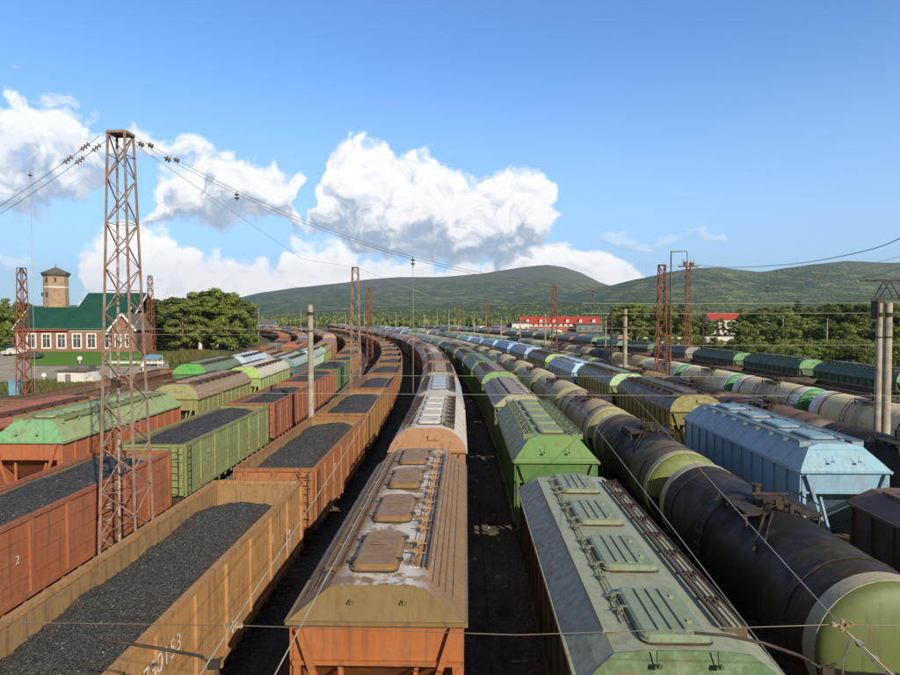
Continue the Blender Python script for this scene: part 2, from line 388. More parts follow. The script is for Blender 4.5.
# ================================================================== wagon parts
def bogie(root, y, detail):
    if detail >= 2:
        bo = obj('bogie', cached('bog2', lambda: bog_frame()), root, loc=(0, y, 0))
        for q in (-.925, .925): obj('wheelset', cached('ws', wheelset), bo, loc=(0, q, .24 + .475))
    else:
        bo = obj('bogie', cached('bog1', bog_simple), root, loc=(0, y, 0))
def bog_frame():
    mb = MB()
    for sx in (-1, 1):
        x = sx * 1.02
        mb.bar((x, -1.2, .72), (x, -.45, .98), .16, .22); mb.bar((x, -.45, .98), (x, .45, .98), .16, .22); mb.bar((x, .45, .98), (x, 1.2, .72), .16, .22)
        mb.bar((x, -.9, .62), (x, -.35, .42), .14, .14); mb.bar((x, -.35, .42), (x, .35, .42), .14, .16); mb.bar((x, .35, .42), (x, .9, .62), .14, .14)
        for q in (-.18, .0, .18): mb.tube([(x, q, .45), (x, q, .9)], .07, 6)
        for q in (-.925, .925): mb.box(x - .12, x + .12, q - .14, q + .14, .58, .85)
    mb.box(-1.15, 1.15, -.2, .2, .78, 1.0)
    return mb.mesh('bogie', M['dark'])
def wheelset():
    mb = MB(); mb.tube([(-1.05, 0, 0), (1.05, 0, 0)], .075, 8)
    for c in (-.76, .76):
        mb.tube([(c - .065, 0, 0), (c + .065, 0, 0)], .475, 20); mb.tube([(c + (.065 if c < 0 else -.065), 0, 0), (c + (.09 if c < 0 else -.09), 0, 0)], .505, 20)
    return mb.mesh('wheelset', M['iron'])
def bog_simple():
    mb = MB()
    for q in (-.925, .925):
        for c in (-.76, .76): mb.tube([(c - .065, q, .715), (c + .065, q, .715)], .475, 10)
    for sx in (-1, 1): mb.bar((sx * 1.02, -1.15, .75), (sx * 1.02, 1.15, .75), .15, .3)
    mb.box(-1.1, 1.1, -.25, .25, .7, 1.0)
    return mb.mesh('bogie', M['dark'])
def underframe(L):
    def f():
        mb = MB(); h = L / 2
        mb.box(-.22, .22, -h, h, .92, 1.25)
        for e in (-1, 1): mb.box(-1.45, 1.45, e * h - (.25 if e > 0 else 0), e * h + (.25 if e < 0 else 0), 1.0, 1.32)
        for e in (-h * .72, 0, h * .72): mb.box(-1.4, 1.4, e - .1, e + .1, 1.05, 1.27)
        mb.tube([(-.9, 1.2, .8), (-.9, 2.4, .8)], .17, 10); mb.box(.4, .9, -.9, -.2, .65, .95)
        return mb.mesh('underframe', M['dark'])
    return cached(('uf', L), f)
def coupler_mesh():
    mb = MB(); mb.box(-.1, .1, -.1, .45, .95, 1.15); mb.box(-.2, .2, .3, .62, .88, 1.22); mb.box(-.24, -.08, .55, .75, .9, 1.2)
    return mb.mesh('coupler', M['dark'])
def chassis(root, L, detail, yb=None):
    yb = yb or L / 2 - 1.75
    bogie(root, -yb, detail); bogie(root, yb, detail)
    if detail >= 1:
        obj('underframe', underframe(L), root)
        for e in (-1, 1):
            c = obj('coupler', cached('cpl', coupler_mesh), root, loc=(0, e * L / 2, 0), rz=0 if e > 0 else math.pi)
def ladder_mesh(h, key='l'):
    def f():
        mb = MB()
        for x in (-.19, .19): mb.tube([(x, 0, 0), (x, 0, h)], .018, 5)
        k = .2
        while k < h: mb.tube([(-.19, 0, k), (.19, 0, k)], .014, 4); k += .32
        return mb.mesh('ladder', M['dark'])
    return cached(('lad', h), f)

# ------------------------------------------------------------------ open gondola
GL, GW, GT, GF = 12.55, 1.53, 3.73, 1.38
def gon_side():
    mb = MB(); h = GL / 2
    mb.box(-.03, .02, -h, h, GF, GT - .12)
    mb.box(-.05, .075, -h, h, GF - .06, GF + .10)
    n = 7
    for i in range(n + 1):
        y = -h + .09 + (2 * h - .18) * i / n; w = .09
        mb.box(.0, .085, y - w, y + w, GF + .10, GT - .13)
    for i in range(n):       # pressed horizontal corrugations of each panel
        y0 = -h + .19 + (2 * h - .18) * i / n; y1 = -h - .01 + (2 * h - .18) * (i + 1) / n
        for z in (1.95, 2.55, 3.1): mb.box(.0, .036, y0 + .06, y1 - .06, z, z + .05)
    return mb.mesh('side_wall', M['rusty'])
def gon_rim():
    mb = MB(); h = GL / 2
    for s in (-1, 1): mb.box(s * GW - .07, s * GW + .09 if s > 0 else s * GW + .07, -h - .02, h + .02, GT - .13, GT)
    mb2 = MB()
    for s in (-1, 1): mb2.box(s * GW - .08, s * GW + .08, -h, h, GT - .125, GT)
    for e in (-1, 1): mb2.box(-GW + .08, GW - .08, e * h - .09, e * h + .09, GT - .125, GT)
    return mb2.mesh('top_rim', M['rusty'])
def gon_end():
    mb = MB(); mb.box(-GW + .05, GW - .05, -.03, .03, GF, GT - .12)
    for z in (1.75, 2.35, 2.95, 3.3): mb.box(-GW + .06, GW - .06, -.11, -.03, z, z + .12)
    for x in (-1.1, 0, 1.1): mb.box(x - .07, x + .07, -.12, -.03, GF, GT - .13)
    return mb.mesh('end_wall', M['rusty'])
def gon_floor():
    mb = MB(); h = GL / 2
    mb.box(-GW + .03, GW - .03, -h + .03, h - .03, GF - .04, GF + .03)
    mb.box(-GW + .021, -GW + .05, -h + .1, h - .1, GF, GT - .13, 1); mb.box(GW - .05, GW - .031, -h + .1, h - .1, GF, GT - .13, 1)
    for e in (-1, 1): mb.box(-GW + .06, GW - .06, e * (h - .06) - .012, e * (h - .06) + .012, GF, GT - .13, 1)
    return mb.mesh('inner_lining', [M['dark'], M['inner']])
def gon_hatches():
    mb = MB(); h = GL / 2; n = 14
    for s in (1,):
        for i in range(n):
            y = -h + .5 + (2 * h - 1) * i / (n - 1) - .1
            mb.add([(s*1.45, y - .28, GF-.05), (s*1.45, y + .28, GF-.05), (s*1.25, y + .28, GF-.42), (s*1.25, y - .28, GF-.42),
                    (s*1.47, y - .28, GF-.05), (s*1.47, y + .28, GF-.05), (s*1.28, y + .28, GF-.42), (s*1.28, y - .28, GF-.42)],
                   [(0,1,2,3),(7,6,5,4),(0,4,5,1),(3,2,6,7),(1,5,6,2),(0,3,7,4)])
            mb.bar((s * 1.5, y + .33, GF), (s * 1.5, y + .33, GF - .3), .05, .09)
        mb.box(1.36, 1.5, -h + .2, h - .2, GF - .07, GF - .03)
    return mb.mesh('floor_hatch', M['rusty'])
def gon_far():
    mb = MB(); h = GL / 2
    for s in (-1, 1):
        mb.box(s*GW - .04, s*GW + .04, -h, h, GF, GT)
        for i in range(8): y = -h + .1 + (2*h - .2) * i / 7; mb.box(s*GW + (.04 if s > 0 else -.1), s*GW + (.1 if s > 0 else -.04), y-.09, y+.09, GF, GT-.1)
    for e in (-1, 1): mb.box(-GW + .04, GW - .04, e*h - .04, e*h + .04, GF, GT - .02)
    mb.box(-GW + .04, GW - .04, -h + .04, h - .04, GF - .05, GF)
    return mb.mesh('body', M['rusty'])
def coal_mesh(fine, seed, low):
    mb = MB(); rnd = random.Random(seed); h = GL / 2 - .09; w = GW - .055
    ny = int(2 * h / fine); nx = int(2 * w / fine)
    humps = [(-h + 2 * h * (i + .5) / 4 + rnd.uniform(-.4, .4), rnd.uniform(.1, .28)) for i in range(4)]
    for j in range(ny + 1):
        y = -h + 2 * h * j / ny
        for i in range(nx + 1):
            x = -w + 2 * w * i / nx
            z = 3.20 - low + .20 * (1 - (x / w) ** 2) - .5 * max(0, (abs(y) - h + 1.7) / 1.7) ** 1.6
            z += sum(a * math.exp(-((y - c) / 1.1) ** 2) * (1 - .6 * (x / w) ** 2) for c, a in humps)
            z += mnoise.noise(Vector((x * .8, y * .8, seed))) * .12 + mnoise.noise(Vector((x * 4, y * 4, seed))) * .05
            if fine < .1: z += rnd.uniform(-.022, .022)
            mb.v.append((x, y, z))
    for j in range(ny):
        for i in range(nx): mb.face((j*(nx+1)+i, j*(nx+1)+i+1, (j+1)*(nx+1)+i+1, (j+1)*(nx+1)+i))
    o = len(mb.v); # skirt down to the floor
    ring = [i for i in range(nx+1)] + [j*(nx+1)+nx for j in range(1, ny+1)] + [ny*(nx+1)+i for i in range(nx-1, -1, -1)] + [j*(nx+1) for j in range(ny-1, 0, -1)]
    for i in ring: x, y, z = mb.v[i]; mb.v.append((x, y, GF + .05))
    n = len(ring)
    for k in range(n): mb.face((ring[k], o + k, o + (k+1) % n, ring[(k+1) % n]))
    mb.face([o + k for k in range(n)])
    return mb.mesh('coal', M['coal'] if fine < .1 else M['coalfar'], fine >= .1)
def rivets(): pass
def text_mesh(txt, size, mat, name='lettering'):
    cu = bpy.data.curves.new(name, 'FONT'); cu.body = txt; cu.size = size; cu.extrude = .002
    o = bpy.data.objects.new(name, cu); COL.objects.link(o)
    bpy.context.view_layer.update()
    me = bpy.data.meshes.new_from_object(o.evaluated_get(bpy.context.evaluated_depsgraph_get()))
    bpy.data.objects.remove(o); me.materials.clear(); me.materials.append(mat); return me
def side_text(root, txt, size, y, z, x=None, side=1):
    o = obj('lettering', text_mesh(txt, size, M['white']), root)
    o.rotation_euler = (math.pi / 2, 0, side * math.pi / 2); o.location = ((x if x is not None else side * (GW + .09)), y, z); return o
def place(root, X0, smid):
    x, y, t = arc(X0, smid); root.location = (x, y, 0); root.rotation_euler = (0, 0, t)
def gondola(X0, s0, col, detail, label, group, coal=True, low=0.0, inner=None, seed=1, cl=None):
    smid = s0 + GL / 2
    if detail == 0:
        root = obj('gondola_wagon', cached('gfar', gon_far), None, col)
        bogie(root, -4.3, 0); bogie(root, 4.3, 0)
    else:
        root = bpy.data.objects.new('gondola_wagon', None); COL.objects.link(root); root.empty_display_size = .5
        for s in (1, -1):
            o = obj('side_wall', cached('gs', gon_side), root, col, (s * GW, 0, 0), 0 if s > 0 else math.pi)
        for e in (-1, 1): obj('end_wall', cached('ge', gon_end), root, col, (0, e * GL / 2, 0), 0 if e < 0 else math.pi)
        rim = obj('top_rim', cached('gr', gon_rim), root, tuple(c * .9 for c in col))
        obj('inner_lining', cached('gf', gon_floor), root, inner or (.20, .13, .08))
        chassis(root, GL + .5, detail, 4.33)
        if detail >= 2:
            [obj('floor_hatch', cached('gh', gon_hatches), root, col, rz=a_) for a_ in (0, math.pi)]
            for (x, y) in ((1.15, -GL/2 - .16), (-1.15, GL/2 + .16)): obj('ladder', ladder_mesh(2.3), root, loc=(x, y, GF - .1))
            l = obj('ladder', ladder_mesh(2.3), root, loc=(GW + .11, -GL/2 + .35, GF - .1), rz=math.pi / 2)
    tag(root, label, 'gondola wagon', group); place(root, X0, smid)
    if coal:
        key = ('coal', .05 if detail >= 3 else (.16 if detail == 2 else .5), seed % (1 if detail >= 3 else 3), round(low, 1))
        c = obj('coal_load', cached(key, lambda: coal_mesh(key[1], seed, low)))
        tag(c, cl or ('coal heap in ' + label), 'coal', 'coal loads in the gondola wagons'); place(c, X0, smid)
    return root

# ------------------------------------------------------------------ covered hopper
PROF = {'tall': [(1.60,4.02),(1.52,4.28),(1.28,4.60),(.92,4.83),(.55,4.93)],
        'flat': [(1.60,4.10),(1.22,4.40),(.86,4.68),(.5,4.72)],
        'low':  [(1.66,3.80),(1.36,4.05),(1.08,4.24),(.6,4.28)],
        'hip':  [(1.62,4.00),(1.45,4.22),(1.0,4.74),(.6,4.86)]}
HB = {'tall': 12.0, 'flat': 12.2, 'low': 11.6, 'hip': 12.2}
def roof_profile(kind):
    p = PROF[kind]; return p + [(-x, z) for x, z in reversed(p)]
def setback(kind): return {'tall': .35, 'flat': .12, 'low': .25, 'hip': .75}[kind]
def hop_roof(kind):
    mb = MB(); prof = roof_profile(kind); h = HB[kind] / 2; sb = setback(kind); z0 = prof[0][1]; zt = max(z for _, z in prof)
    def yoff(z): return sb * (z - z0) / (zt - z0)
    n = len(prof)
    o = len(mb.v)
    for e in (-1, 1):
        for x, z in prof: mb.v.append((x, e * (h - yoff(z)), z))
    for k in range(n - 1): mb.face((o+k, o+n+k, o+n+k+1, o+k+1))
    # eave lip under the sheet
    for s in (-1, 1): mb.box(min(s*(prof[0][0]-.02), s*(prof[0][0]+.06)), max(s*(prof[0][0]-.02), s*(prof[0][0]+.06)), -h, h, z0 - .09, z0 - .002)
    if kind == 'low': mb.box(-1.12, -.84, -h+.8, h-.8, zt + .004, zt + .03); mb.bar((-1.13, -h+.8, zt + .02), (-1.13, h-.8, zt + .02), .02, .09)
    # pressed seams across the sheet
    m = 9 if kind in ('tall', 'hip') else 12
    for i in range(1, m):
        y = -h + 2 * h * i / m
        if abs(y) > h - .8: continue
        for k in range(n - 1):
            (x0, za), (x1, zb) = prof[k], prof[k+1]
            if abs(x0) < .7 and abs(x1) < .7: continue
            if kind != 'low': mb.bar((x0, y, za + .003), (x1, y, zb + .003), .04, .014)
    if kind == 'flat':
        for x in (1.0, 1.12, 1.24, 1.38): 
            for s in (-1, 1):
                zz = prof[0][1] + (prof[2][1]-prof[0][1]) * (1.6 - x) / .74
                mb.bar((s*x, -h+.6, zz + .012), (s*x, h-.6, zz + .012), .018, .03)
    return mb
def gable_mesh(kind):
    mb = MB(); prof = roof_profile(kind); sb = setback(kind); z0 = prof[0][1]; zt = max(z for _, z in prof)
    o = len(mb.v); pr = [(x * 1.006, z + .008) for x, z in prof]
    for x, z in pr: mb.v.append((x, sb * (z - z0) / (zt - z0) - .03, z))
    for x, z in pr: mb.v.append((x * .98, sb * (z - z0) / (zt - z0) + .05, z - .02))
    n = len(pr); mb.face([o + k for k in range(n)][::-1]); mb.face([o + n + k for k in range(n)])
    for k in range(n): mb.face((o+k, o+(k+1)%n, o+n+(k+1)%n, o+n+k))
    mb.box(-prof[0][0]-.02, prof[0][0]+.02, -.07, .0, z0 - .05, z0 + .02)
    if kind in ('flat', 'hip', 'low'):
        for x in (-.45, .5):
            mb.tube([(x, .02, z0 + .36), (x, -.04, z0 + .36), (x, -.04, z0 + .42)], .018, 5); mb.box(x-.06, x+.06, -.02, .06, z0+.32, z0+.36)
            mb.tube([(x, .05, z0 + .30), (x, .09, z0 + .55)], .014, 4)
    elif kind == 'tall':
        mb.box(.0, .5, .1, .16, z0 + .42, z0 + .47); mb.box(.02, .06, .1, .2, z0 + .42, z0 + .62)
    return mb
def hop_body(kind):
    mb = MB(); h = HB[kind] / 2; z0 = PROF[kind][0][1]; w = PROF[kind][0][0] - .09; zb = 1.75
    for s in (-1, 1):
        mb.box(min(s*(w-.04), s*w), max(s*(w-.04), s*w), -h + .04, h - .04, zb, z0 - .09)
        for i in range(13):
            y = -h + .12 + (2*h - .24) * i / 12
            mb.box(min(s*w, s*(w+.07)), max(s*w, s*(w+.07)), y - .05, y + .05, zb, z0 - .11)
        mb.box(min(s*(w-.08), s*(w+.085)), max(s*(w-.08), s*(w+.085)), -h + .04, h - .04, zb - .16, zb)
    return mb
def end_sheet_mesh(kind):
    """header plate, sloping end sheet, posts and struts at y=0 facing -y"""
    z0 = PROF[kind][0][1]; w = PROF[kind][0][0] - .09; mb = MB()
    mb.box(-w + .04, w - .04, .04, .09, z0 - .74, z0 - .06)
    mb.box(-w - .01, w + .01, -.02, .06, z0 - .80, z0 - .72)
    mb.add([(-w+.06,.09,z0-.74),(w-.06,.09,z0-.74),(w-.25,1.95,1.62),(-w+.25,1.95,1.62)], [(0,1,2,3)])
    return mb
def posts_mesh(kind):
    z0 = PROF[kind][0][1]; w = PROF[kind][0][0] - .09; mb = MB()
    mb.bar((0, .06, 1.3), (0, .06, z0 - .75), .12, .12)
    return mb
def strut_mesh(kind):
    z0 = PROF[kind][0][1]; w = PROF[kind][0][0] - .09; mb = MB()
    for s in (-1, 1):
        mb.bar((s*(w-.12), -.05, z0 - .1), (s*.55, -.05, 1.32), .11, .09)
        mb.bar((s*.42, 0.0, 1.32), (s*.72, .35, z0 - .95), .08, .08)
    return mb
def plat_mesh():
    mb = MB(); mb.box(-1.45, 1.45, -.95, 1.1, 1.31, 1.37)
    for s in (-1, 1):
        mb.tube([(s*1.4, -.93, 1.35), (s*1.4, -.93, 2.3), (s*1.4, -.1, 2.3)], .022, 5)
    return mb
def bins_mesh(kind):
    mb = MB(); w = 1.35; h = HB[kind] / 2
    for c in (-2.2, 0, 2.2):
        mb.add([(-w,c-1.1,1.75),(w,c-1.1,1.75),(w,c+1.1,1.75),(-w,c+1.1,1.75),(-.5,c-.35,.75),(.5,c-.35,.75),(.5,c+.35,.75),(-.5,c+.35,.75)],
               [(0,1,5,4),(1,2,6,5),(2,3,7,6),(3,0,4,7),(4,5,6,7)])
    mb.box(-w, w, -h + 1.9, h - 1.9, 1.70, 1.76)
    return mb
def hatch_mesh(kind):
    """rounded lid, raised, with pressed ribs"""
    mb = MB(); lx, ly = {'low': (.56, .98), 'flat': (.43, 1.02)}.get(kind, (.47, .80)); r = .17
    def ring(ax, ay, rr, z):
        pts = []
        for (cx, cy, a0) in ((ax-rr, ay-rr, 0), (-ax+rr, ay-rr, 90), (-ax+rr, -ay+rr, 180), (ax-rr, -ay+rr, 270)):
            for k in range(4): a = R(a0 + 30 * k); pts.append((cx + rr*math.cos(a), cy + rr*math.sin(a), z))
        return pts
    rings = [ring(lx+.03, ly+.03, r, 0), ring(lx+.03, ly+.03, r, .045), ring(lx, ly, r, .05), ring(lx, ly, r, .10), ring(lx-.06, ly-.06, r-.03, .135)]
    o = len(mb.v); n = len(rings[0])
    for rg in rings: mb.v += rg
    for i in range(len(rings) - 1):
        for k in range(n): mb.face((o+i*n+k, o+i*n+(k+1)%n, o+(i+1)*n+(k+1)%n, o+(i+1)*n+k), 1 if i == 0 else 0)
    mb.face([o+(len(rings)-1)*n+k for k in range(n)])
    if kind == 'flat':
        for y in (-.62, .62): mb.box(-lx-.08, -lx+.03, y-.035, y+.035, .0, .13, 1); mb.box(lx-.04, lx+.10, y-.025, y+.025, .08, .14, 1)
        mb.tube([(-.16, .0, .13), (-.16, .0, .19), (.16, .0, .19), (.16, .0, .13)], .013, 5)
        mb.box(-lx+.10, lx-.10, -.02, .02, .13, .145)
    if kind == 'low':
        for x in (-.22, 0, .22): mb.box(x-.05, x+.05, -ly+.18, ly-.18, .13, .165)
        for y in (-.5, .45): mb.box(.28, .36, y-.04, y+.04, .13, .19)
    return mb
def lock_mesh(kind):
    """locking bars with arms along the hatches"""
    mb = MB(); h = HB[kind] / 2 - 1.0; zt = PROF[kind][-1][1]
    xa = (-.74, -.66) if kind == 'low' else ((.60, .68) if kind != 'flat' else (.61, .70))
    for x in xa: mb.tube([(x, -h, zt + .09), (x, h, zt + .09)], .013, 5)
    x0 = sum(xa) / 2; y = -h + .5; s = 1 if kind == 'low' else -1; i = 0
    while y < h:
        mb.box(x0-.055, x0+.055, y-.05, y+.05, zt, zt + .13); mb.bar((x0, y, zt + .14), (x0 + s*.16, y, zt + .14), .03, .03)
        mb.tube([(x0 - s*.02, y - .04, zt+.1), (x0 - s*.14, y - .02, zt + .09), (x0 - s*.14, y + .06, zt + .03)], .012, 4); y += (.55, .95)[i % 2]; i += 1
    return mb
def walk_mesh(kind):
    mb = MB(); h = HB[kind] / 2 - .95; prof = PROF[kind]; zt = prof[-1][1]; c = {'tall': .92, 'flat': .93, 'low': 1.12, 'hip': .98}[kind]
    if kind == 'flat':
        for x in (-1.10, -.93, .90): mb.bar((x, -h, zt + (.0 if abs(x) < .93 else -.04)), (x, h, zt + (.0 if abs(x) < .93 else -.04)), .05, .09)
        for x in (-.78, .78): mb.bar((x, -h, zt + .01), (x, h, zt + .01), .02, .03)
        for i in range(9): mb.box(-1.10, -.93, -h + i * h / 4 - .02, -h + i * h / 4 + .02, zt - .05, zt - .01)
        return mb
    for s in (-1, 1):
        if kind == 'low' and s < 0:
            continue
        for q in (-.15, -.05, .05, .15): mb.bar((s*(c+q), -h, zt + .055), (s*(c+q), h, zt + .055), .035, .02)
        for q in (-.2, .2): mb.bar((s*(c+q), -h, zt + .06), (s*(c+q), h, zt + .06), .02, .07)
        y = -h
        while y <= h: mb.box(min(s*(c-.2), s*(c+.2)), max(s*(c-.2), s*(c+.2)), y-.02, y+.02, zt - .16, zt + .04); y += 1.2
    return mb
def hopper(X0, s0, kind, body, roof, gable, detail, label, group, hatch=None, powder=False, n_h=5, clean=False):
    L = HB[kind]; zt = PROF[kind][-1][1]
    P = 'powder' if powder else ('clean' if clean else 'roof'); PH = 'clean' if clean else 'roof'; B = 'clean' if clean else 'paint'
    root = bpy.data.objects.new('covered_hopper_wagon', None); COL.objects.link(root)
    obj('body', cached(('hb', kind, B), lambda: hop_body(kind).mesh('body', M[B])), root, body)
    obj('roof', cached(('hr', kind, P), lambda: hop_roof(kind).mesh('roof', M[P], False)), root, roof)
    gm = cached(('hg', kind, B), lambda: gable_mesh(kind).mesh('roof_end', M[B]))
    for e in ((-1, 1) if detail >= 1 else (-1,)): obj('roof_end', gm, root, gable, (0, e * L / 2, 0), 0 if e < 0 else math.pi)
    if detail >= 1:
        es = cached(('he', kind, B), lambda: end_sheet_mesh(kind).mesh('end_sheet', M[B])); ps = cached(('hp', kind), lambda: posts_mesh(kind).mesh('corner_post', M['paint']))
        ss = cached(('hs', kind), lambda: strut_mesh(kind).mesh('end_strut', M['paint']))
        wk = obj('walkway', cached(('hw', kind), lambda: walk_mesh(kind).mesh('walkway', M['roof' if kind in ('flat', 'hip') else 'walk'])), root, tuple(c*.75 for c in roof))
        for e in ((-1, 1) if detail >= 2 else (-1,)):
            rz = 0 if e < 0 else math.pi
            obj('end_sheet', es, root, body, (0, e*L/2, 0), rz); [obj('corner_post', ps, root, body, (q*(PROF[kind][0][0]-.16), e*L/2, 0), rz) for q in (-1, 1)]; obj('end_strut', ss, root, body, (0, e*L/2, 0), rz)
            if detail >= 2: obj('end_platform', cached('plat', lambda: plat_mesh().mesh('end_platform', M['walk'])), root, None, (0, e*L/2, 0), rz)
        hm = cached(('hh', kind if kind in ('low', 'flat') else '', PH), lambda: hatch_mesh(kind).mesh('hatch', [M[PH], M['dark']]))
        for i in range(n_h):
            y = (i - (n_h - 1) / 2) * (2.93 if kind in ('flat', 'low') and n_h == 4 else (L - 2.0) / n_h)
            o = obj('hatch', hm, root, hatch or roof, (-.13 if kind == 'flat' else 0, y, zt + .002)); 
            if detail < 2: pass
        if detail >= 2: obj('hatch_lock', cached(('hl', kind), lambda: lock_mesh(kind).mesh('hatch_lock', M['roof'])), root, tuple(c*(1.6 if kind == 'flat' else .5) for c in roof))
    obj('discharge_bin', cached(('hbin', kind), lambda: bins_mesh(kind).mesh('discharge_bin', M['paint'])), root, tuple(c * .8 for c in body))
    chassis(root, L + 1.9, detail, L / 2 - 1.1)
    tag(root, label, 'hopper wagon', group); place(root, X0, s0 + L / 2)
    if s0 > 65: root.scale = (1, 1, random.uniform(.955, 1.03))
    return root

# ------------------------------------------------------------------ tank wagon
TRAD, TZ, TL = 1.50, 2.78, 10.3
def revolve_y(mb, prof, n=36, mi=0, cx=0, cz=TZ):
    o = len(mb.v); m = len(prof)
    for (y, r) in prof:
        for k in range(n): a = 2*math.pi*k/n; mb.v.append((cx + r*math.cos(a), y, cz + r*math.sin(a)))
    for i in range(m - 1):
        for k in range(n): mb.face((o+i*n+k, o+i*n+(k+1)%n, o+(i+1)*n+(k+1)%n, o+(i+1)*n+k), mi)
def barrel(mat, n):
    mb = MB(); h = TL / 2
    seams = [-h, -3.1, -1.05, 1.05, 3.1, h]; pr = []
    for i in range(len(seams) - 1):
        r = TRAD + (.006 if i % 2 else 0); pr += [(seams[i] + .002, r), (seams[i+1] - .002, r)]
    revolve_y(mb, pr, n)
    return mb.mesh('barrel', mat, True)
def endcap(n):
    mb = MB(); pr = [(0.0, TRAD)] + [(-.42 * math.sin(t), TRAD * math.cos(t) ** .8) for t in [R(a) for a in (12, 25, 38, 50, 62, 74, 84)]]
    revolve_y(mb, pr, n); o = len(mb.v) - n; mb.face([o + k for k in range(n)])
    return mb.mesh('end_cap', M['cap'], True)
def endband(n, wdt=.42):
    mb = MB(); revolve_y(mb, [(0, TRAD - .01), (0, TRAD + .016), (wdt, TRAD + .016), (wdt, TRAD - .01)], n)
    return mb.mesh('end_band', M['clean'], True)
def straps():
    mb = MB()
    for y in (3.9,):
        revolve_y(mb, [(y - .05, TRAD + .008), (y - .05, TRAD + .03), (y + .05, TRAD + .03), (y + .05, TRAD + .008)], 36)
    return mb.mesh('strap', M['dark'], True)
def dome():
    mb = MB(); top = TZ + TRAD
    def cyl(r0, z0, r1, z1, n=18, cx=0, cy=0, mi=0):
        mb.tube([(cx, cy, z0), (cx, cy, z1)], [r0, r1], n, mi)
    cyl(.36, top - .08, .36, top + .16); cyl(.41, top + .16, .41, top + .21); cyl(.38, top + .21, .14, top + .29)
    for k in range(8): a = k * math.pi / 4; mb.box(.40*math.cos(a)-.03, .40*math.cos(a)+.03, .40*math.sin(a)-.03, .40*math.sin(a)+.03, top+.14, top+.27)
    mb.bar((-.5, .0, top + .33), (.5, 0, top + .33), .06, .05)
    cyl(.10, top - .03, .10, top + .34, 10, .0, .85); cyl(.15, top + .34, .15, top + .38, 10, .0, .85)
    cyl(.07, top - .03, .07, top + .28, 8, .22, -.75)
    return mb.mesh('manhole', M['dark'])
def platform_rig():
    mb = MB(); top = TZ + TRAD
    for s in (1,):
        mb.box(.45, 1.0, -.8, .8, top - .02, top + .02)
        for y in (-.75, -.25, .25, .75): mb.bar((.3, y, top - .02), (1.1, y, top - .06), .05, .04)
        mb.bar((.5, .8, top + .02), (1.28, 1.9, top - .62), .05, .05); mb.bar((.3, .8, top + .02), (1.05, 2.0, top - .38), .05, .05)
        for y in (-.75, .75): mb.bar((1.0, y, top), (.95, y, top - .38), .05, .05)
        mb.tube([(.98, -.78, top), (.98, -.78, top + .22), (.98, .78, top + .22), (.98, .78, top)], .018, 5)
    return mb.mesh('platform', M['dark'])
def tank_ladder():
    mb = MB(); top = TZ + TRAD
    for s in (-1, 1):
        for q in (-.2, .2):
            pts = [(s*.9, 1.05+q, top + .0)] + [(s*(TRAD+.16)*math.cos(R(a)), 1.05+q, TZ + (TRAD+.16)*math.sin(R(a))) for a in (55, 40, 25, 10, 0)] + [(s*1.6, 1.05+q, 1.1)]
            mb.tube(pts, .022, 5)
        for i, a in enumerate((50, 38, 26, 14, 2)):
            x, z = s*(TRAD+.16)*math.cos(R(a)), TZ + (TRAD+.16)*math.sin(R(a)); mb.tube([(x, .85, z), (x, 1.25, z)], .016, 4)
        for z in (2.5, 2.2, 1.9, 1.6, 1.3): mb.tube([(s*1.62, .85, z), (s*1.62, 1.25, z)], .016, 4)
    return mb.mesh('ladder', M['walk'])
def saddles():
    mb = MB()
    for y in (-3.9, 3.9):
        pr = [(-1.3, 1.3), (1.3, 1.3)] + [(TRAD*.98*math.cos(R(a)), TZ + TRAD*.98*math.sin(R(a))) for a in (-35, -60, -90, -120, -145)]
        mb.prism_y(pr, y - .25, y + .25)
    mb.box(-.35, .35, -5.6, 5.6, 1.15, 1.36)
    return mb.mesh('saddle', M['dark'])
def tank(X0, s0, col, cap, band, detail, label, group, black=False, bw=.42):
    root = bpy.data.objects.new('tank_wagon', None); COL.objects.link(root)
    n = 40 if detail >= 2 else (24 if detail else 14); mt = 'tankblack' if black else 'tank'
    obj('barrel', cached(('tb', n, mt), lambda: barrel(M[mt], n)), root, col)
    for e in ((-1, 1) if detail else (-1,)):
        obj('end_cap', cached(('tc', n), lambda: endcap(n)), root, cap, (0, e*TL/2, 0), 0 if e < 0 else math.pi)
        if band: obj('end_band', cached(('te', n, bw), lambda: endband(n, bw)), root, band, (0, e*TL/2, 0), 0 if e < 0 else math.pi)
    if detail:
        obj('manhole', cached('td', dome), root); [obj('platform', cached('tp', platform_rig), root, rz=a_) for a_ in (0, math.pi)]
    if detail >= 2:
        obj('ladder', cached('tl', tank_ladder), root); [obj('strap', cached('ts', straps), root, rz=a_) for a_ in (0, math.pi)]
    obj('saddle', cached('tsd', saddles), root)
    chassis(root, 11.2, detail, 3.9)
    tag(root, label, 'tank wagon', group); place(root, X0, s0 + TL / 2 + .42)
    return root

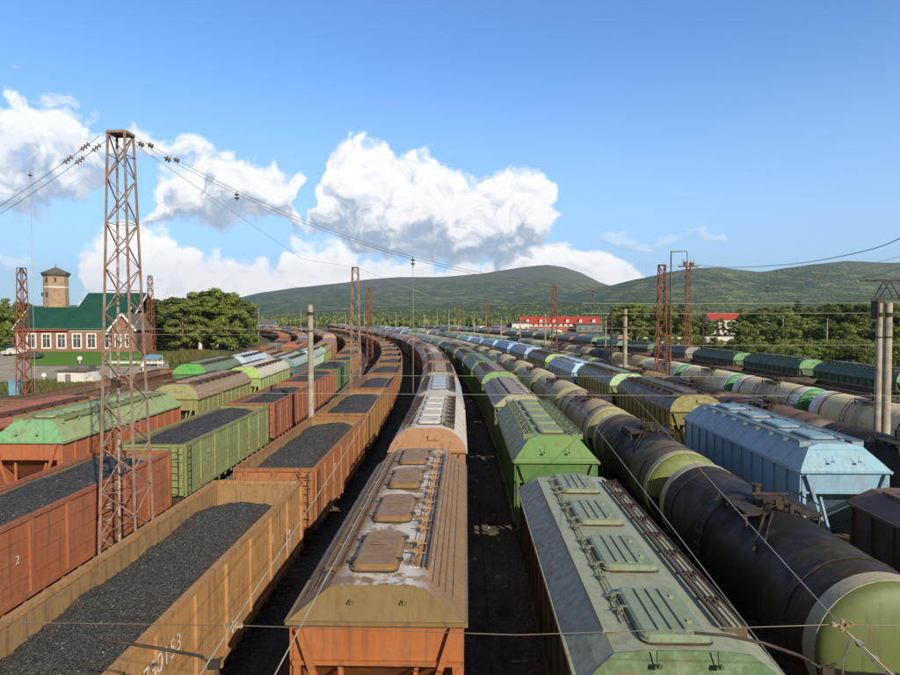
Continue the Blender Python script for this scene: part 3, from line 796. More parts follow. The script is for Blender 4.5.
# ================================================================== trains
ORD = ['first','second','third','fourth','fifth','sixth','seventh','eighth','ninth','tenth','eleventh','twelfth','thirteenth','fourteenth',
       'fifteenth','sixteenth','seventeenth','eighteenth','nineteenth','twentieth'] + ['twenty-' + x for x in ('first','second','third','fourth','fifth','sixth','seventh','eighth','ninth')] + ['thirtieth'] + ['thirty-' + x for x in ('first','second','third','fourth','fifth','sixth','seventh','eighth','ninth')]
for t_ in ('forty', 'fifty', 'sixty'): ORD += [t_[:-1] + 'ieth'] + [t_ + '-' + x for x in ORD[:9]]
C = dict(orange=(.35,.16,.055), rust=(.27,.105,.042), red=(.34,.11,.05), brown=(.23,.125,.07), green=(.10,.20,.075), lgreen=(.22,.31,.12),
         bright=(.11,.28,.06), dgreen=(.035,.10,.055), grey=(.20,.19,.18), dgrey=(.07,.068,.065), blue=(.22,.40,.58), lblue=(.27,.44,.57),
         olive=(.26,.25,.09), khaki=(.33,.30,.17), mint=(.25,.36,.22), cream=(.52,.47,.34), beige=(.40,.33,.23), white=(.62,.58,.54),
         teal=(.12,.26,.24), black=(.035,.03,.027), maroon=(.16,.055,.04), tan=(.36,.25,.14), yellow=(.50,.36,.12), slate=(.17,.20,.24))
def det(s):
    return 2 if s < 48 else (1 if s < 120 else 0)
TN = {'m5': 'rusty train nearest the station car park', 'm4': 'train with the bright green hopper', 'm3': 'hopper train left of the coal trains',
      'm2': 'left coal train', 'm1': 'nearest coal train', 'z0': 'brown centre train', 'p1': 'train right of the centre train',
      'p2': 'nearest tank train', 'p3': 'train with the pale blue hopper', 'p4': 'dark tank train', 'p5': 'cream tank train',
      'p6': 'black wagon train past the cream tanks', 'p8': 'green hopper train beside the bushes', 'p9': 'far train below the red-roofed building',
      'pa': 'second far train below the red-roofed building', 'pb': 'last far train below the red-roofed building'}
CN = {'orange': 'rust orange', 'lgreen': 'light green', 'bright': 'bright green', 'dgreen': 'dark green', 'dgrey': 'dark grey', 'lblue': 'pale blue', 'rust': 'rusty', 'slate': 'slate grey', 'mint': 'mint green', 'red': 'red-brown', 'tan': 'tan brown'}
cnt = {}
def lab(tr, colname, kind):
    i = cnt.get(tr, 0); cnt[tr] = i + 1
    return f"{CN.get(colname, colname)} {kind}, {ORD[i]} visible wagon of the {TN[tr]}"
def vary(c, a=.14):
    k = 1 + random.uniform(-a, a); return tuple(min(.9, x * k * (1 + random.uniform(-.06, .06))) for x in c)
GG = 'open gondola wagons loaded with coal'; HG = 'covered hopper wagons standing in the yard'; TG = 'tank wagons standing in the yard'

# nearest coal train
s = 9.95; seq = ['orange', 'rust', 'orange', 'rust', 'brown', 'orange', 'brown', 'rust', 'grey', 'brown', 'rust', 'brown', 'rust', 'red', 'brown', 'maroon']
k = 0
while s < 330:
    cn = seq[k % len(seq)]; d = 3 if k < 2 else det(s)
    col = (.42,.225,.085) if k == 0 else ((.36,.14,.055) if k == 1 else vary(C[cn]))
    w = gondola(TR['m1'], s, col, d, lab('m1', cn, 'gondola'), GG, low=(.1, .0, .0)[k % 3] if k != 0 else .18, inner=(.30,.18,.08) if k < 3 else None, seed=k + 3, coal=(k not in (9, 14)))
    if k == 0: s += .5
    if k == 0:
        side_text(w, '56730153', .52, -5.6, 2.85); side_text(w, 'П', .85, 4.0, 1.95); side_text(w, 'Г', .35, 2.6, 2.75)
    if k == 1:
        side_text(w, '=', .45, -4.6, 2.5); side_text(w, 'П', .5, -2.8, 2.7); side_text(w, '=', .4, -2.9, 2.2)
    s += 13.92; k += 1
# left coal train
s = 0.9; seq = ['rust', 'red', 'lgreen', 'red', 'red', 'green', 'orange', 'rust', 'brown', 'rust', 'red', 'brown', 'dgreen', 'rust', 'brown', 'maroon']; k = 0
while s < 345:
    cn = seq[k % len(seq)]
    col = {1: (.35,.11,.048), 2: (.23,.275,.11), 3: (.34,.115,.06), 4: (.36,.14,.07)}.get(k, vary(C[cn]))
    w = gondola(TR['m2'], s, col, 2 if k < 5 else det(s), lab('m2', cn, 'gondola'), GG, low=(.0, -.2, -.25)[k % 3], inner=(.22,.15,.10), seed=k + 5, coal=(k not in (8, 11)))
    if k == 1:
        side_text(w, '2', .36, -3.4, 2.5); side_text(w, '=', .5, 1.2, 2.6); side_text(w, '=', .4, 1.2, 2.1)
    if k == 2: side_text(w, '==', .42, -3.9, 2.75); side_text(w, '-', .5, -3.6, 2.3); side_text(w, '=', .4, 2.6, 2.8)
    if k == 3: side_text(w, '-', .6, -4.6, 2.7); side_text(w, '=', .4, -3.0, 2.9); side_text(w, '=', .4, -3.0, 2.2)
    if k == 4: side_text(w, 'П', .6, -4.9, 2.6); side_text(w, '==', .4, -3.9, 2.2)
    s += 13.92; k += 1
# brown centre train
Z = [(11.3, 'flat', (.37,.115,.03), (.24,.135,.052), (.19,.125,.050), 'brown'), (26.2, 'tall', (.38,.15,.08), (.58,.54,.48), (.33,.17,.09), 'white'),
     (39.4, 'tall', (.20,.24,.28), (.36,.42,.48), (.30,.30,.30), 'slate'), (52.6, 'tall', (.28,.15,.08), (.30,.22,.15), (.34,.30,.15), 'olive')]
for i, (s, kd, bd, rf, gb, cn) in enumerate(Z):
    hopper(TR['z0'], s, kd, bd, rf, gb, det(s), lab('z0', cn, 'hopper'), HG, powder=(i < 3), hatch=(.25,.14,.055) if i == 0 else None, n_h=4 if i == 0 else 5)
s = 66; k = 0
while s < 400:
    cn = ('red', 'maroon', 'red', 'brown', 'red', 'grey', 'maroon', 'red', 'red', 'white')[k % 10]; c = vary(C[cn])
    hopper(TR['z0'], s, ('tall', 'tall', 'hip', 'tall', 'flat', 'tall', 'hip')[k % 7], c, vary([(.16,.12,.10), (.27,.22,.18), (.20,.11,.08), (.40,.37,.33), (.13,.10,.085)][(k * 3) % 5]), vary(tuple(x*.8 for x in C['red'])), det(s), lab('z0', cn, 'hopper'), HG); s += 13.9; k += 1
# train right of the centre
hopper(TR['p1'], 9.85, 'low', (.030,.04,.025), (.30,.33,.23), (.06,.13,.05), 2, lab('p1', 'mint', 'hopper'), HG, hatch=(.22,.28,.18), n_h=4)
hopper(TR['p1'], 24.5, 'hip', (.06,.17,.04), (.22,.29,.14), (.12,.24,.075), 2, lab('p1', 'bright', 'hopper'), HG, clean=True)
hopper(TR['p1'], 39.0, 'flat', (.17,.18,.10), (.25,.21,.17), (.31,.31,.18), 2, lab('p1', 'khaki', 'hopper'), HG, powder=True)
s = 53.2; k = 0
while s < 400:
    cn = ('mint', 'bright', 'dgreen', 'green', 'dgreen', 'teal', 'bright', 'dgreen', 'grey', 'green', 'white', 'mint')[k % 12]
    rf = [(.22,.19,.15), (.20,.19,.16), (.11,.12,.10), (.12,.20,.12), (.06,.14,.09), (.10,.17,.13), (.34,.32,.28), (.16,.10,.08)][(k * 5) % 8]
    hopper(TR['p1'], s, ('tall', 'hip', 'tall', 'tall', 'flat', 'tall', 'hip')[k % 7], vary(C[cn if cn != 'mint' else 'green']), vary(rf), vary((.13,.26,.09) if k < 1 else tuple(x*.5+.05 for x in C[cn])), det(s), lab('p1', cn, 'hopper'), HG); s += 14.3; k += 1
# nearest tank train
s = 12.5; k = 0
ts = [('black', (.040,.032,.024), (.12,.15,.048), (.42,.38,.25), True), ('black', (.15,.115,.065), (.16,.20,.06), (.50,.45,.27), True),
      ('beige', (.44,.33,.18), (.27,.27,.13), (.66,.60,.36), False), ('beige', (.50,.41,.25), (.30,.28,.15), None, False), ('cream', (.56,.48,.28), (.28,.28,.13), (.66,.60,.38), False),
      ('beige', (.48,.39,.22), (.28,.27,.14), (.62,.56,.36), False), ('cream', (.58,.51,.32), (.30,.28,.16), None, False)]
while s < 330:
    cn, c, cp, bd, bl = ts[k] if k < len(ts) else random.choice(ts[2:])
    if k >= 7: c = vary(c)
    tank(TR['p2'], s, c, cp, bd, det(s), lab('p2', cn, 'tank'), TG, black=bl); s += 12.02; k += 1
# train with the pale blue hopper
hopper(TR['p3'], 8.6, 'low', (.09,.05,.035), (.14,.08,.055), (.14,.07,.05), 2, lab('p3', 'brown', 'hopper'), HG)
hopper(TR['p3'], 23.2, 'hip', (.21,.38,.53), (.29,.44,.55), (.24,.44,.57), 2, lab('p3', 'lblue', 'hopper'), HG, clean=True, n_h=4, hatch=(.20,.33,.44))
hopper(TR['p3'], 37.7, 'tall', (.16,.15,.04), (.075,.065,.05), (.19,.175,.05), 2, lab('p3', 'olive', 'hopper'), HG)
hopper(TR['p3'], 51.8, 'tall', (.20,.24,.09), (.15,.18,.13), (.30,.46,.27), 1, lab('p3', 'green', 'hopper'), HG)
hopper(TR['p3'], 66.0, 'hip', (.26,.42,.58), (.40,.52,.64), (.36,.56,.74), 1, lab('p3', 'lblue', 'hopper'), HG, clean=True)
hopper(TR['p3'], 80.2, 'tall', (.18,.26,.09), (.10,.10,.08), (.30,.42,.16), 1, lab('p3', 'green', 'hopper'), HG)
s = 94.4; k = 0
while s < 330:
    cn = ('lblue','blue','lblue','blue','lblue','green','dgreen','grey','cream','green')[k % 10]; c = vary(C[cn])
    hopper(TR['p3'], s, 'hip' if 'blue' in cn else 'tall', tuple(x*.7 for x in c), tuple(x*.8 + .06 for x in c), c, det(s), lab('p3', cn, 'hopper'), HG, clean='blue' in cn); s += 14.2; k += 1
# dark tank train
s = 21.8; k = 0
ts4 = [('black', (.03,.027,.024), (.03,.027,.024), None, True), ('brown', (.19,.10,.055), (.05,.035,.03), None, False), ('black', (.05,.035,.03), (.08,.05,.04), None, True),
       ('yellow', (.42,.24,.08), (.10,.07,.04), None, False), ('brown', (.14,.09,.06), (.5,.44,.28), (.55,.5,.3), True), ('olive', (.20,.22,.08), (.25,.36,.12), None, False), ('beige', (.33,.26,.17), (.28,.2,.16), None, False)]
while s < 330:
    cn, c, cp, bd, bl = ts4[k] if k < len(ts4) else random.choice(ts4)
    if k > 6: c = vary(c)
    tank(TR['p4'], s, c, cp, bd, det(s), lab('p4', cn, 'tank'), TG, black=bl); s += 12.02; k += 1
# cream tank train
s = 35.2; k = 0
while s < 330:
    cn = ('cream','cream','cream','cream','yellow','black','beige','brown','cream','beige','black','cream')[k % 12]
    c = vary({'cream': (.78,.65,.38), 'yellow': (.48,.33,.10), 'black': (.04,.035,.03), 'beige': (.36,.28,.19), 'brown': (.2,.1,.06)}[cn], .06)
    tank(TR['p5'], s, c, (.07,.26,.10) if cn == 'cream' else (.22,.22,.12), (.86,.84,.78) if k < 4 else ((.6,.5,.3) if k % 3 == 0 else None), max(det(s), 1 if s < 130 else 0), lab('p5', cn, 'tank'), TG, black=(cn == 'black'), bw=.75 if k < 5 else .42); s += 12.02; k += 1
# black wagons past the cream tanks
s = 48; k = 0
while s < 320:
    gondola(TR['p6'], s, vary((.07,.05,.04)) if k % 4 != 3 else vary(C['maroon']), det(s), lab('p6', 'black' if k % 4 != 3 else 'maroon', 'gondola'), GG, coal=False, inner=(.05,.04,.035)); s += 13.92; k += 1
# green hoppers beside the bushes
s = 55; k = 0
while s < 345:
    cn = ('dgreen','dgreen','dgreen','grey','dgreen','dgreen','green','maroon','dgreen','green','grey','rust')[k % 12]
    hopper(TR['p8'], s, 'tall', vary(C[cn]), (.035,.105,.06) if cn == 'dgreen' else vary((.10,.10,.095)), (.07,.24,.08) if k in (0, 1, 2, 5, 8) else vary(C[cn]), det(s), lab('p8', cn, 'hopper'), HG); s += 14.4; k += 1
for tr, s0, s1 in (('p9', 140, 350), ('pa', 156, 360), ('pb', 176, 370)):
    s = s0; k = 0
    while s < s1:
        r = random.random()
        if r < .55:
            cn = random.choice(['green','dgreen','rust','grey','maroon','teal','brown','white']); c = vary(C[cn])
            hopper(TR[tr], s, 'tall', c, tuple(x*.7+.05 for x in c), c, 0, lab(tr, cn, 'hopper'), HG); s += 14.4
        elif r < .8:
            cn = random.choice(['beige','black','cream','brown']); tank(TR[tr], s, vary(C[cn]), C['dgreen'], None, 0, lab(tr, cn, 'tank'), TG); s += 12.02
        else:
            cn = random.choice(['red','rust','maroon']); gondola(TR[tr], s, vary(C[cn]), 0, lab(tr, cn, 'gondola'), GG, coal=False); s += 13.92
        k += 1
# hopper train left of the coal trains
hopper(TR['m3'], 27.8, 'hip', (.40,.125,.055), (.28,.36,.16), (.17,.38,.20), 2, lab('m3', 'mint', 'hopper'), HG)
hopper(TR['m3'], 42.6, 'tall', (.25,.26,.10), (.30,.21,.115), (.26,.27,.12), 2, lab('m3', 'olive', 'hopper'), HG)
hopper(TR['m3'], 57.4, 'tall', (.30,.38,.15), (.58,.54,.43), (.32,.48,.13), 1, lab('m3', 'cream', 'hopper'), HG)
hopper(TR['m3'], 72.2, 'tall', (.10,.15,.15), (.33,.42,.40), (.12,.22,.24), 1, lab('m3', 'teal', 'hopper'), HG)
hopper(TR['m3'], 87.0, 'tall', (.40,.50,.42), (.34,.44,.42), (.45,.60,.52), 1, lab('m3', 'mint', 'hopper'), HG)
hopper(TR['m3'], 101.8, 'tall', (.20,.26,.08), (.26,.22,.15), (.28,.42,.12), 1, lab('m3', 'green', 'hopper'), HG)
s = 116; k = 0
while s < 390:
    cn = ('rust','red','brown','tan','rust','maroon','brown')[k % 7]; c = vary(C[cn])
    if k % 3 == 2: gondola(TR['m3'], s, c, 0, lab('m3', cn, 'gondola'), GG, coal=False); s += 13.92
    else: hopper(TR['m3'], s, 'tall', c, tuple(x*.7+.08 for x in c), c, 0, lab('m3', cn, 'hopper'), HG); s += 14.2
    k += 1
# train with the bright green hopper
hopper(TR['m4'], 30.6, 'low', (.34,.10,.05), (.36,.125,.07), (.34,.11,.06), 2, lab('m4', 'red', 'hopper'), HG)
gondola(TR['m4'], 46.0, (.17,.11,.07), 1, lab('m4', 'brown', 'gondola'), GG, coal=False)
hopper(TR['m4'], 61.0, 'tall', (.10,.20,.09), (.14,.22,.13), (.09,.34,.07), 1, lab('m4', 'bright', 'hopper'), HG)
hopper(TR['m4'], 75.4, 'tall', (.30,.34,.30), (.50,.60,.72), (.40,.5,.6), 1, lab('m4', 'lblue', 'hopper'), HG)
s = 90; k = 0
while s < 400:
    cn = ('tan','brown','red','rust','maroon','black','slate')[k % 7]; c = vary(C[cn])
    if k % 2: gondola(TR['m4'], s, c, det(s), lab('m4', cn, 'gondola'), GG, coal=False); s += 13.92
    else: hopper(TR['m4'], s, 'low', c, tuple(x*.7+.06 for x in c), c, det(s), lab('m4', cn, 'hopper'), HG); s += 14.0
    k += 1
# rusty train nearest the car park
s = 44; k = 0
while s < 410:
    cn = ('brown','maroon','rust','brown','red','rust','slate','black')[k % 8]; c = vary(C[cn])
    if s > 66 and s < 100: s += 13.9; k += 1; continue
    gondola(TR['m5'], s, c, det(s), lab('m5', cn, 'gondola'), GG, coal=False); s += 13.92; k += 1

# ================================================================== hills and forest
def interp(pts, x):
    if x <= pts[0][0]: return pts[0][1]
    for (a, c), (e, g_) in zip(pts, pts[1:]):
        if x <= e:
            t = (x - a) / (e - a); t = t * t * (3 - 2 * t) * .35 + t * .65; return c + (g_ - c) * t
    return pts[-1][1]
RA = [(-400,310),(0,306),(200,303),(230,299),(262,292),(300,287),(340,283),(370,279),(400,277),(440,277),(480,274),(505,270),(525,267),(545,265),(562,267),(580,273),(600,283),(620,290),(650,300),(760,306),(1400,308)]
RB = [(-400,322),(430,318),(520,305),(560,296),(600,287),(640,278),(670,271),(690,268),(715,267),(740,270),(757,272),(780,268),(810,264),(840,261),(880,263),(930,262),(1000,266),(1400,280)]
RF = [(-400,318),(250,317),(400,310),(520,304),(640,300),(760,303),(900,300),(1400,305)]
def hill_z(u, Y):
    px = 466 + 640 * u; z = -3
    for prof, Yc, Ys, wv_ in ((RA, 7200, 2300, 1.0), (RB, 4600, 1900, 1.0), (RF, 2300, 1000, .6)):
        hh = (316 - interp(prof, px)) / 640 * Yc + H
        t = (Y - Ys) / (Yc - Ys)
        if t <= 0: k = 0
        elif t <= 1: k = t ** 1.5 * (1 - .12 * math.sin(t * math.pi))
        else: k = max(0, 1 - (t - 1) * .9)
        nn = mnoise.noise(Vector((u * Y / 420, Y / 420, 1))) * 22 + mnoise.noise(Vector((u * Y / 130, Y / 130, 4))) * 6
        z = max(z, hh * k + nn * k * (1 - k) * 2 * wv_) if hh > 0 else z
    return z
mb = MB(); us = [-1.4 + i * .0135 for i in range(int(2.9 / .0135))]
Ys = [950 + 9000 * (j / 110) ** 1.35 for j in range(111)]
for Y in Ys:
    for u_ in us: mb.v.append((u_ * Y, Y, hill_z(u_, Y) - (.0 if Y > 1000 else 2)))
nx = len(us)
for j in range(len(Ys) - 1):
    for i in range(nx - 1): mb.face((j*nx+i, j*nx+i+1, (j+1)*nx+i+1, (j+1)*nx+i))
def hill_mat():
    m, b, bs = mat_base('forested_hill', .95, .05)
    tc = b.n.new('ShaderNodeTexCoord'); v = tc.outputs['Object']; x, y, z = b.sep(v)
    n1 = b.noise(v, .0022, 6, .6); n2 = b.noise(v, .012, 5, .65)
    vv = b.n.new('ShaderNodeTexVoronoi'); vv.inputs['Scale'].default_value = .055; b.l.new(v, vv.inputs['Vector'])
    c = b.mix(b.ramp(n1, .43, .57), (.105,.155,.06), (.25,.29,.10))
    c = b.mix(b.ramp(n2, .46, .58, 0, .8), c, (.045,.080,.036))
    c = b.mix(b.ramp(vv.outputs[0], .2, .8, 0, .75), c, (.018,.032,.018))
    v2 = b.n.new('ShaderNodeTexVoronoi'); v2.inputs['Scale'].default_value = .021; b.l.new(b.vm('MULTIPLY', v, (1, .45, 1)), v2.inputs['Vector'])
    cs_ = b.sep(v2.outputs[1]); c = b.mix(b.ramp(cs_[0], .45, .75, 0, .55), c, (.05,.085,.04)); c = b.mix(b.ramp(cs_[1], .80, .95, 0, .5), c, (.26,.29,.11))
    top = b.ramp(b.m('MULTIPLY_ADD', n1, 190.0, z), 330, 520)
    c = b.mix(top, c, b.mix(n2, (.17,.175,.12), (.09,.11,.07)))
    b.l.new(c, bs.inputs['Base Color'])
    bump(b, bs, b.m('ADD', vv.outputs[0], b.noise(v, .03, 4)), 1.0, 9.0); return m
tag(obj('hills', mb.mesh('hills', hill_mat(), True)), kind='structure')

def leaf_mat(name, c1, c2, c3):
    m, b, bs = mat_base(name, .7, .25)
    tc = b.n.new('ShaderNodeTexCoord'); v = tc.outputs['Object']; oi = b.n.new('ShaderNodeObjectInfo')
    ge = b.n.new('ShaderNodeNewGeometry')
    n1 = b.noise(v, .8, 3, .6)
    c = b.mix(b.ramp(n1, .35, .65), c1, c2); c = b.mix(b.m('MULTIPLY', oi.outputs['Random'], .55), c, c3)
    c = b.mix(b.m('MULTIPLY', ge.outputs['Random Per Island'], .45), c, (.05,.065,.02))
    b.l.new(c, bs.inputs['Base Color'])
    tr_ = b.n.new('ShaderNodeBsdfTranslucent'); b.l.new(c, tr_.inputs[0]); ms_ = b.n.new('ShaderNodeMixShader'); ms_.inputs[0].default_value = .35
    b.l.new(bs.outputs[0], ms_.inputs[1]); b.l.new(tr_.outputs[0], ms_.inputs[2]); b.l.new(ms_.outputs[0], b.n['Material Output'].inputs[0])
    return m
M['leafa'] = leaf_mat('leaves_fresh', (.21,.30,.065), (.32,.38,.09), (.30,.31,.09))
M['leafb'] = leaf_mat('leaves_deep', (.11,.17,.050), (.18,.25,.065), (.17,.21,.06))
M['needle'] = leaf_mat('needles', (.026,.050,.020), (.045,.075,.030), (.03,.055,.03))
M['bark'] = simple('bark', (.14,.10,.07), (.24,.18,.13), 4, .9, .1)
M['lime'] = simple('whitewashed_bark', (.70,.66,.60), (.50,.44,.38), 5, .85, .1)
# far-off wood
def forest():
    rnd = random.Random(3); mb = MB()
    for _ in range(24000):
        Y = 440 * math.exp(rnd.random() * 1.75); u_ = rnd.uniform(-1.0, 1.05); x = u_ * Y
        if Y < 620 and x < 40 and x > -230 + (-0): 
            if Y < 560: continue
        if Y < 520 and 30 < x < 110: continue
        gz = hill_z(u_, Y) if Y > 1000 else (-3 + 3 * min(1, max(0, (1000 - Y) / 60)) if Y > 940 else 0)
        h = rnd.uniform(3.5, 7.5) * (1 if rnd.random() < .9 else 1.4); mi = rnd.random()
        if mnoise.noise(Vector((x / 90, Y / 90, 0))) > .32: continue
        if mi < .6:
            r = h * rnd.uniform(.16, .24); n = 5; a0 = rnd.random() * 6
            for (zz, zr, zt) in ((.12, 1.0, .62), (.42, .72, 1.0)):
                o = len(mb.v)
                for k in range(n): a = a0 + k * 2 * math.pi / n; q = r * zr * rnd.uniform(.8, 1.2); mb.v.append((x + q*math.cos(a), Y + q*math.sin(a), gz + h * zz * rnd.uniform(.85, 1.1)))
                mb.v.append((x, Y, gz + h * zt)); mt = 0 if mi < .33 else 1
                for k in range(n): mb.face((o+k, o+(k+1)%n, o+n), mt)
        else:
            r = h * rnd.uniform(.30, .42); n = 6; o = len(mb.v); hh = h * .85
            for (zz, zr) in ((.12, .6), (.42, 1.0), (.75, .75)):
                for k in range(n): a = k * 2 * math.pi / n + zz * 3; q = r * zr * rnd.uniform(.7, 1.2); mb.v.append((x + q*math.cos(a), Y + q*math.sin(a), gz + hh * zz * rnd.uniform(.85, 1.15)))
            mb.v.append((x + rnd.uniform(-.3,.3)*r, Y, gz + hh))
            mt = 2 if mi < .84 else 1
            for i in range(2):
                for k in range(n): mb.face((o+i*n+k, o+i*n+(k+1)%n, o+(i+1)*n+(k+1)%n, o+(i+1)*n+k), mt)
            for k in range(n): mb.face((o+2*n+k, o+2*n+(k+1)%n, o+3*n), mt)
    return mb.mesh('forest', [M['needle'], M['leafb'], M['leafa']])
tag(obj('forest', forest()), 'far-off mixed forest of spruce and birch below the hills', 'forest', kind='stuff')

# ------------------------------------------------------------------ single trees
def decid(seed, h, w, nl, trunk_split=2, leaf=.34, lo=.28):
    rnd = random.Random(seed); tb = MB(); lb = MB(); limbs = []
    for t in range(trunk_split):
        bx, by = rnd.uniform(-.5, .5) * (trunk_split > 1), rnd.uniform(-.5, .5) * (trunk_split > 1)
        tx, ty = bx * 2.2 + rnd.uniform(-.5, .5), by * 2 + rnd.uniform(-.5, .5)
        tb.tube([(bx, by, -.2), ((bx+tx)*.45, (by+ty)*.45, h*.35), (tx, ty, h*.85)], [.17, .12, .03], 7)
        for k in range(7):
            z = h * rnd.uniform(.25, .75); a = rnd.uniform(0, 6.3); l = w * rnd.uniform(.4, .85)
            e = (tx*z/h + l*math.cos(a), ty*z/h + l*math.sin(a), z + h * rnd.uniform(.06, .2)); limbs.append(e)
            tb.tube([(bx + (tx-bx)*z/h, by + (ty-by)*z/h, z), e], [.06, .015], 5)
    cl = []
    for _ in range(40):
        a = rnd.uniform(0, 6.3); z = rnd.uniform(lo, 1.0); rr = w * rnd.uniform(.8, 1.12) * math.sqrt(rnd.random()) * (1 - max(0, (z - .6)) ** 1.3 * 1.7) * (0.75 + .25 * min(1, (z-lo+.1)*4))
        cl.append((rr*math.cos(a), rr*math.sin(a), z*h*.94, w * rnd.uniform(.12, .30)))
    for (ex, ey, ez) in limbs: cl.append((ex, ey, ez, w * .25))
    for _ in range(nl):
        cx, cy, cz, cr = rnd.choice(cl)
        d = Vector((rnd.gauss(0, 1), rnd.gauss(0, 1), rnd.gauss(0, 1))).normalized() * cr * rnd.uniform(.55, 1.1)
        p = Vector((cx, cy, cz)) + Vector((d.x, d.y, d.z * .75)); s_ = leaf * rnd.uniform(.6, 1.25)
        n1_ = (d.normalized() + Vector((rnd.uniform(-.7,.7), rnd.uniform(-.7,.7), rnd.uniform(-.3,.8)))).normalized()
        a1 = n1_.orthogonal().normalized() * s_ * .5; a2 = n1_.cross(a1)
        lb.add([p-a1, p-a2*.8, p+a1, p+a2*.9], [(0,1,2,3)])
    return tb, lb
def conifer(seed, h, w, nl):
    rnd = random.Random(seed); tb = MB(); lb = MB()
    tb.tube([(0,0,-.2), (0,0,h*.95)], [.18, .03], 7)
    for _ in range(nl):
        z = rnd.random() ** 1.3 * .93 + .05; lay = math.floor(z * 14) / 14; rr = w * (1 - z) * rnd.uniform(.35, 1.08) + .05; a = rnd.uniform(0, 6.3)
        p = Vector((rr*math.cos(a), rr*math.sin(a), h * (z * .45 + (lay + .05) * .55) - rr * .25)); out_ = Vector((math.cos(a), math.sin(a), -.45)).normalized()
        sd = out_.cross(Vector((0,0,1))).normalized() * .13; l = rnd.uniform(.4, .8)
        lb.add([p - sd, p + sd, p + out_*l + sd*.3, p + out_*l - sd*.3], [(0,1,2,3)])
    return tb, lb
TREES = {}
for i in range(4):
    t_, l_ = decid(20 + i, 12, 3.6, 11000, 3 if i % 2 else 2, .33, .10); TREES['birch', i] = (t_.mesh('trunk', M['bark'], True), l_)
for i in range(3):
    t_, l_ = decid(40 + i, 6, 3.0, 5200, 3, .27, .06); TREES['bush', i] = (t_.mesh('trunk', M['bark'], True), l_)
for i in range(2):
    t_, l_ = conifer(60 + i, 12, 2.6, 3600); TREES['spruce', i] = (t_.mesh('trunk', M['bark'], True), l_)
_leafm = {}
def tree(kind, i, X, Y, h, label, group, fresh=True, wid=1.0, lime=False):
    tr, lb = TREES[kind, i]; mt = 'needle' if kind == 'spruce' else ('leafa' if fresh else 'leafb')
    me = cached(('leaf', kind, i, mt), lambda: lb.mesh('crown', M[mt]))
    base = 6.0 if kind == 'bush' else 12.0; sc = h / base
    nm = {'birch': 'birch_tree', 'bush': 'leafy_bush', 'spruce': 'spruce_tree'}[kind]
    r = bpy.data.objects.new(nm, None); COL.objects.link(r); tag(r, label, 'bush' if kind == 'bush' else 'tree', group)
    obj('trunk', tr, r); obj('crown', me, r)
    if lime:
        for (dx_, dy_) in ((0, 0), (.42, .3)):
            o = MB(); o.tube([(dx_, dy_, 0), (dx_, dy_, 1.6)], [.19, .16], 8); obj('whitewashed_base', o.mesh('whitewashed_base', M['lime']), r)
    r.location = (X, Y, ground_h(X, Y)); r.rotation_euler = (0, 0, random.uniform(0, 6.3)); r.scale = (sc * wid, sc * wid, sc)
def U(px): return (px - 466) / 640
def at(px, Y): return U(px) * Y
GR1 = 'trees between the station and the yard'
for j, (px, Y, h, kd, fr) in enumerate([(128,150,10.5,'birch',0),(140,165,12,'spruce',0),(150,146,11,'spruce',0),(158,158,12.5,'birch',0),(165,140,8.5,'spruce',0),(172,152,12.5,'birch',0),
        (180,142,11.5,'birch',1),(189,150,13,'birch',0),(198,144,12.5,'birch',1),(206,155,14.2,'birch',0),(214,150,14.6,'birch',1),(222,158,14.2,'birch',0),(229,150,12.6,'birch',1),(236,162,12.5,'birch',0),
        (243,172,10.5,'birch',1),(176,175,13,'birch',1),(118,170,10.5,'birch',1),(246,190,7,'birch',1)]):
    col_ = {0: 'dark', 1: 'light'}[fr]
    tree(kd, j % (2 if kd == 'spruce' else 4), at(px, Y), Y, h, f"{'dark spruce' if kd == 'spruce' else col_ + ' green birch'}, {ORD[j]} tree of the grove right of the station", GR1, bool(fr), 1.3, lime=(kd == 'birch' and px in (180,189,198,214,222,229)))
for j, (px, Y, h) in enumerate([(4, 175, 13), (18, 190, 12), (52, 160, 8.5), (60, 175, 9), (-14, 150, 11)]):
    tree('birch', j % 4, at(px, Y), Y, h, f"green birch behind the station roof, {ORD[j]} from the left edge", 'trees behind the station', j % 2 == 0)
GB = 'bushes behind the green hopper train'
j = 0
for px in range(640, 960, 11):
    Y = 118 + random.uniform(-6, 10) + (40 if px < 740 else 0) + (px < 690) * 40; h = random.uniform(4.2, 6.2) if px > 740 else random.uniform(3.5, 5)
    tree('bush', j % 3, at(px, Y), Y, h, f"leafy green bush, {ORD[j]} from the left behind the green hoppers", GB, random.random() < .7, random.uniform(.9, 1.2)); j += 1
GT2 = 'trees beyond the right side of the yard'
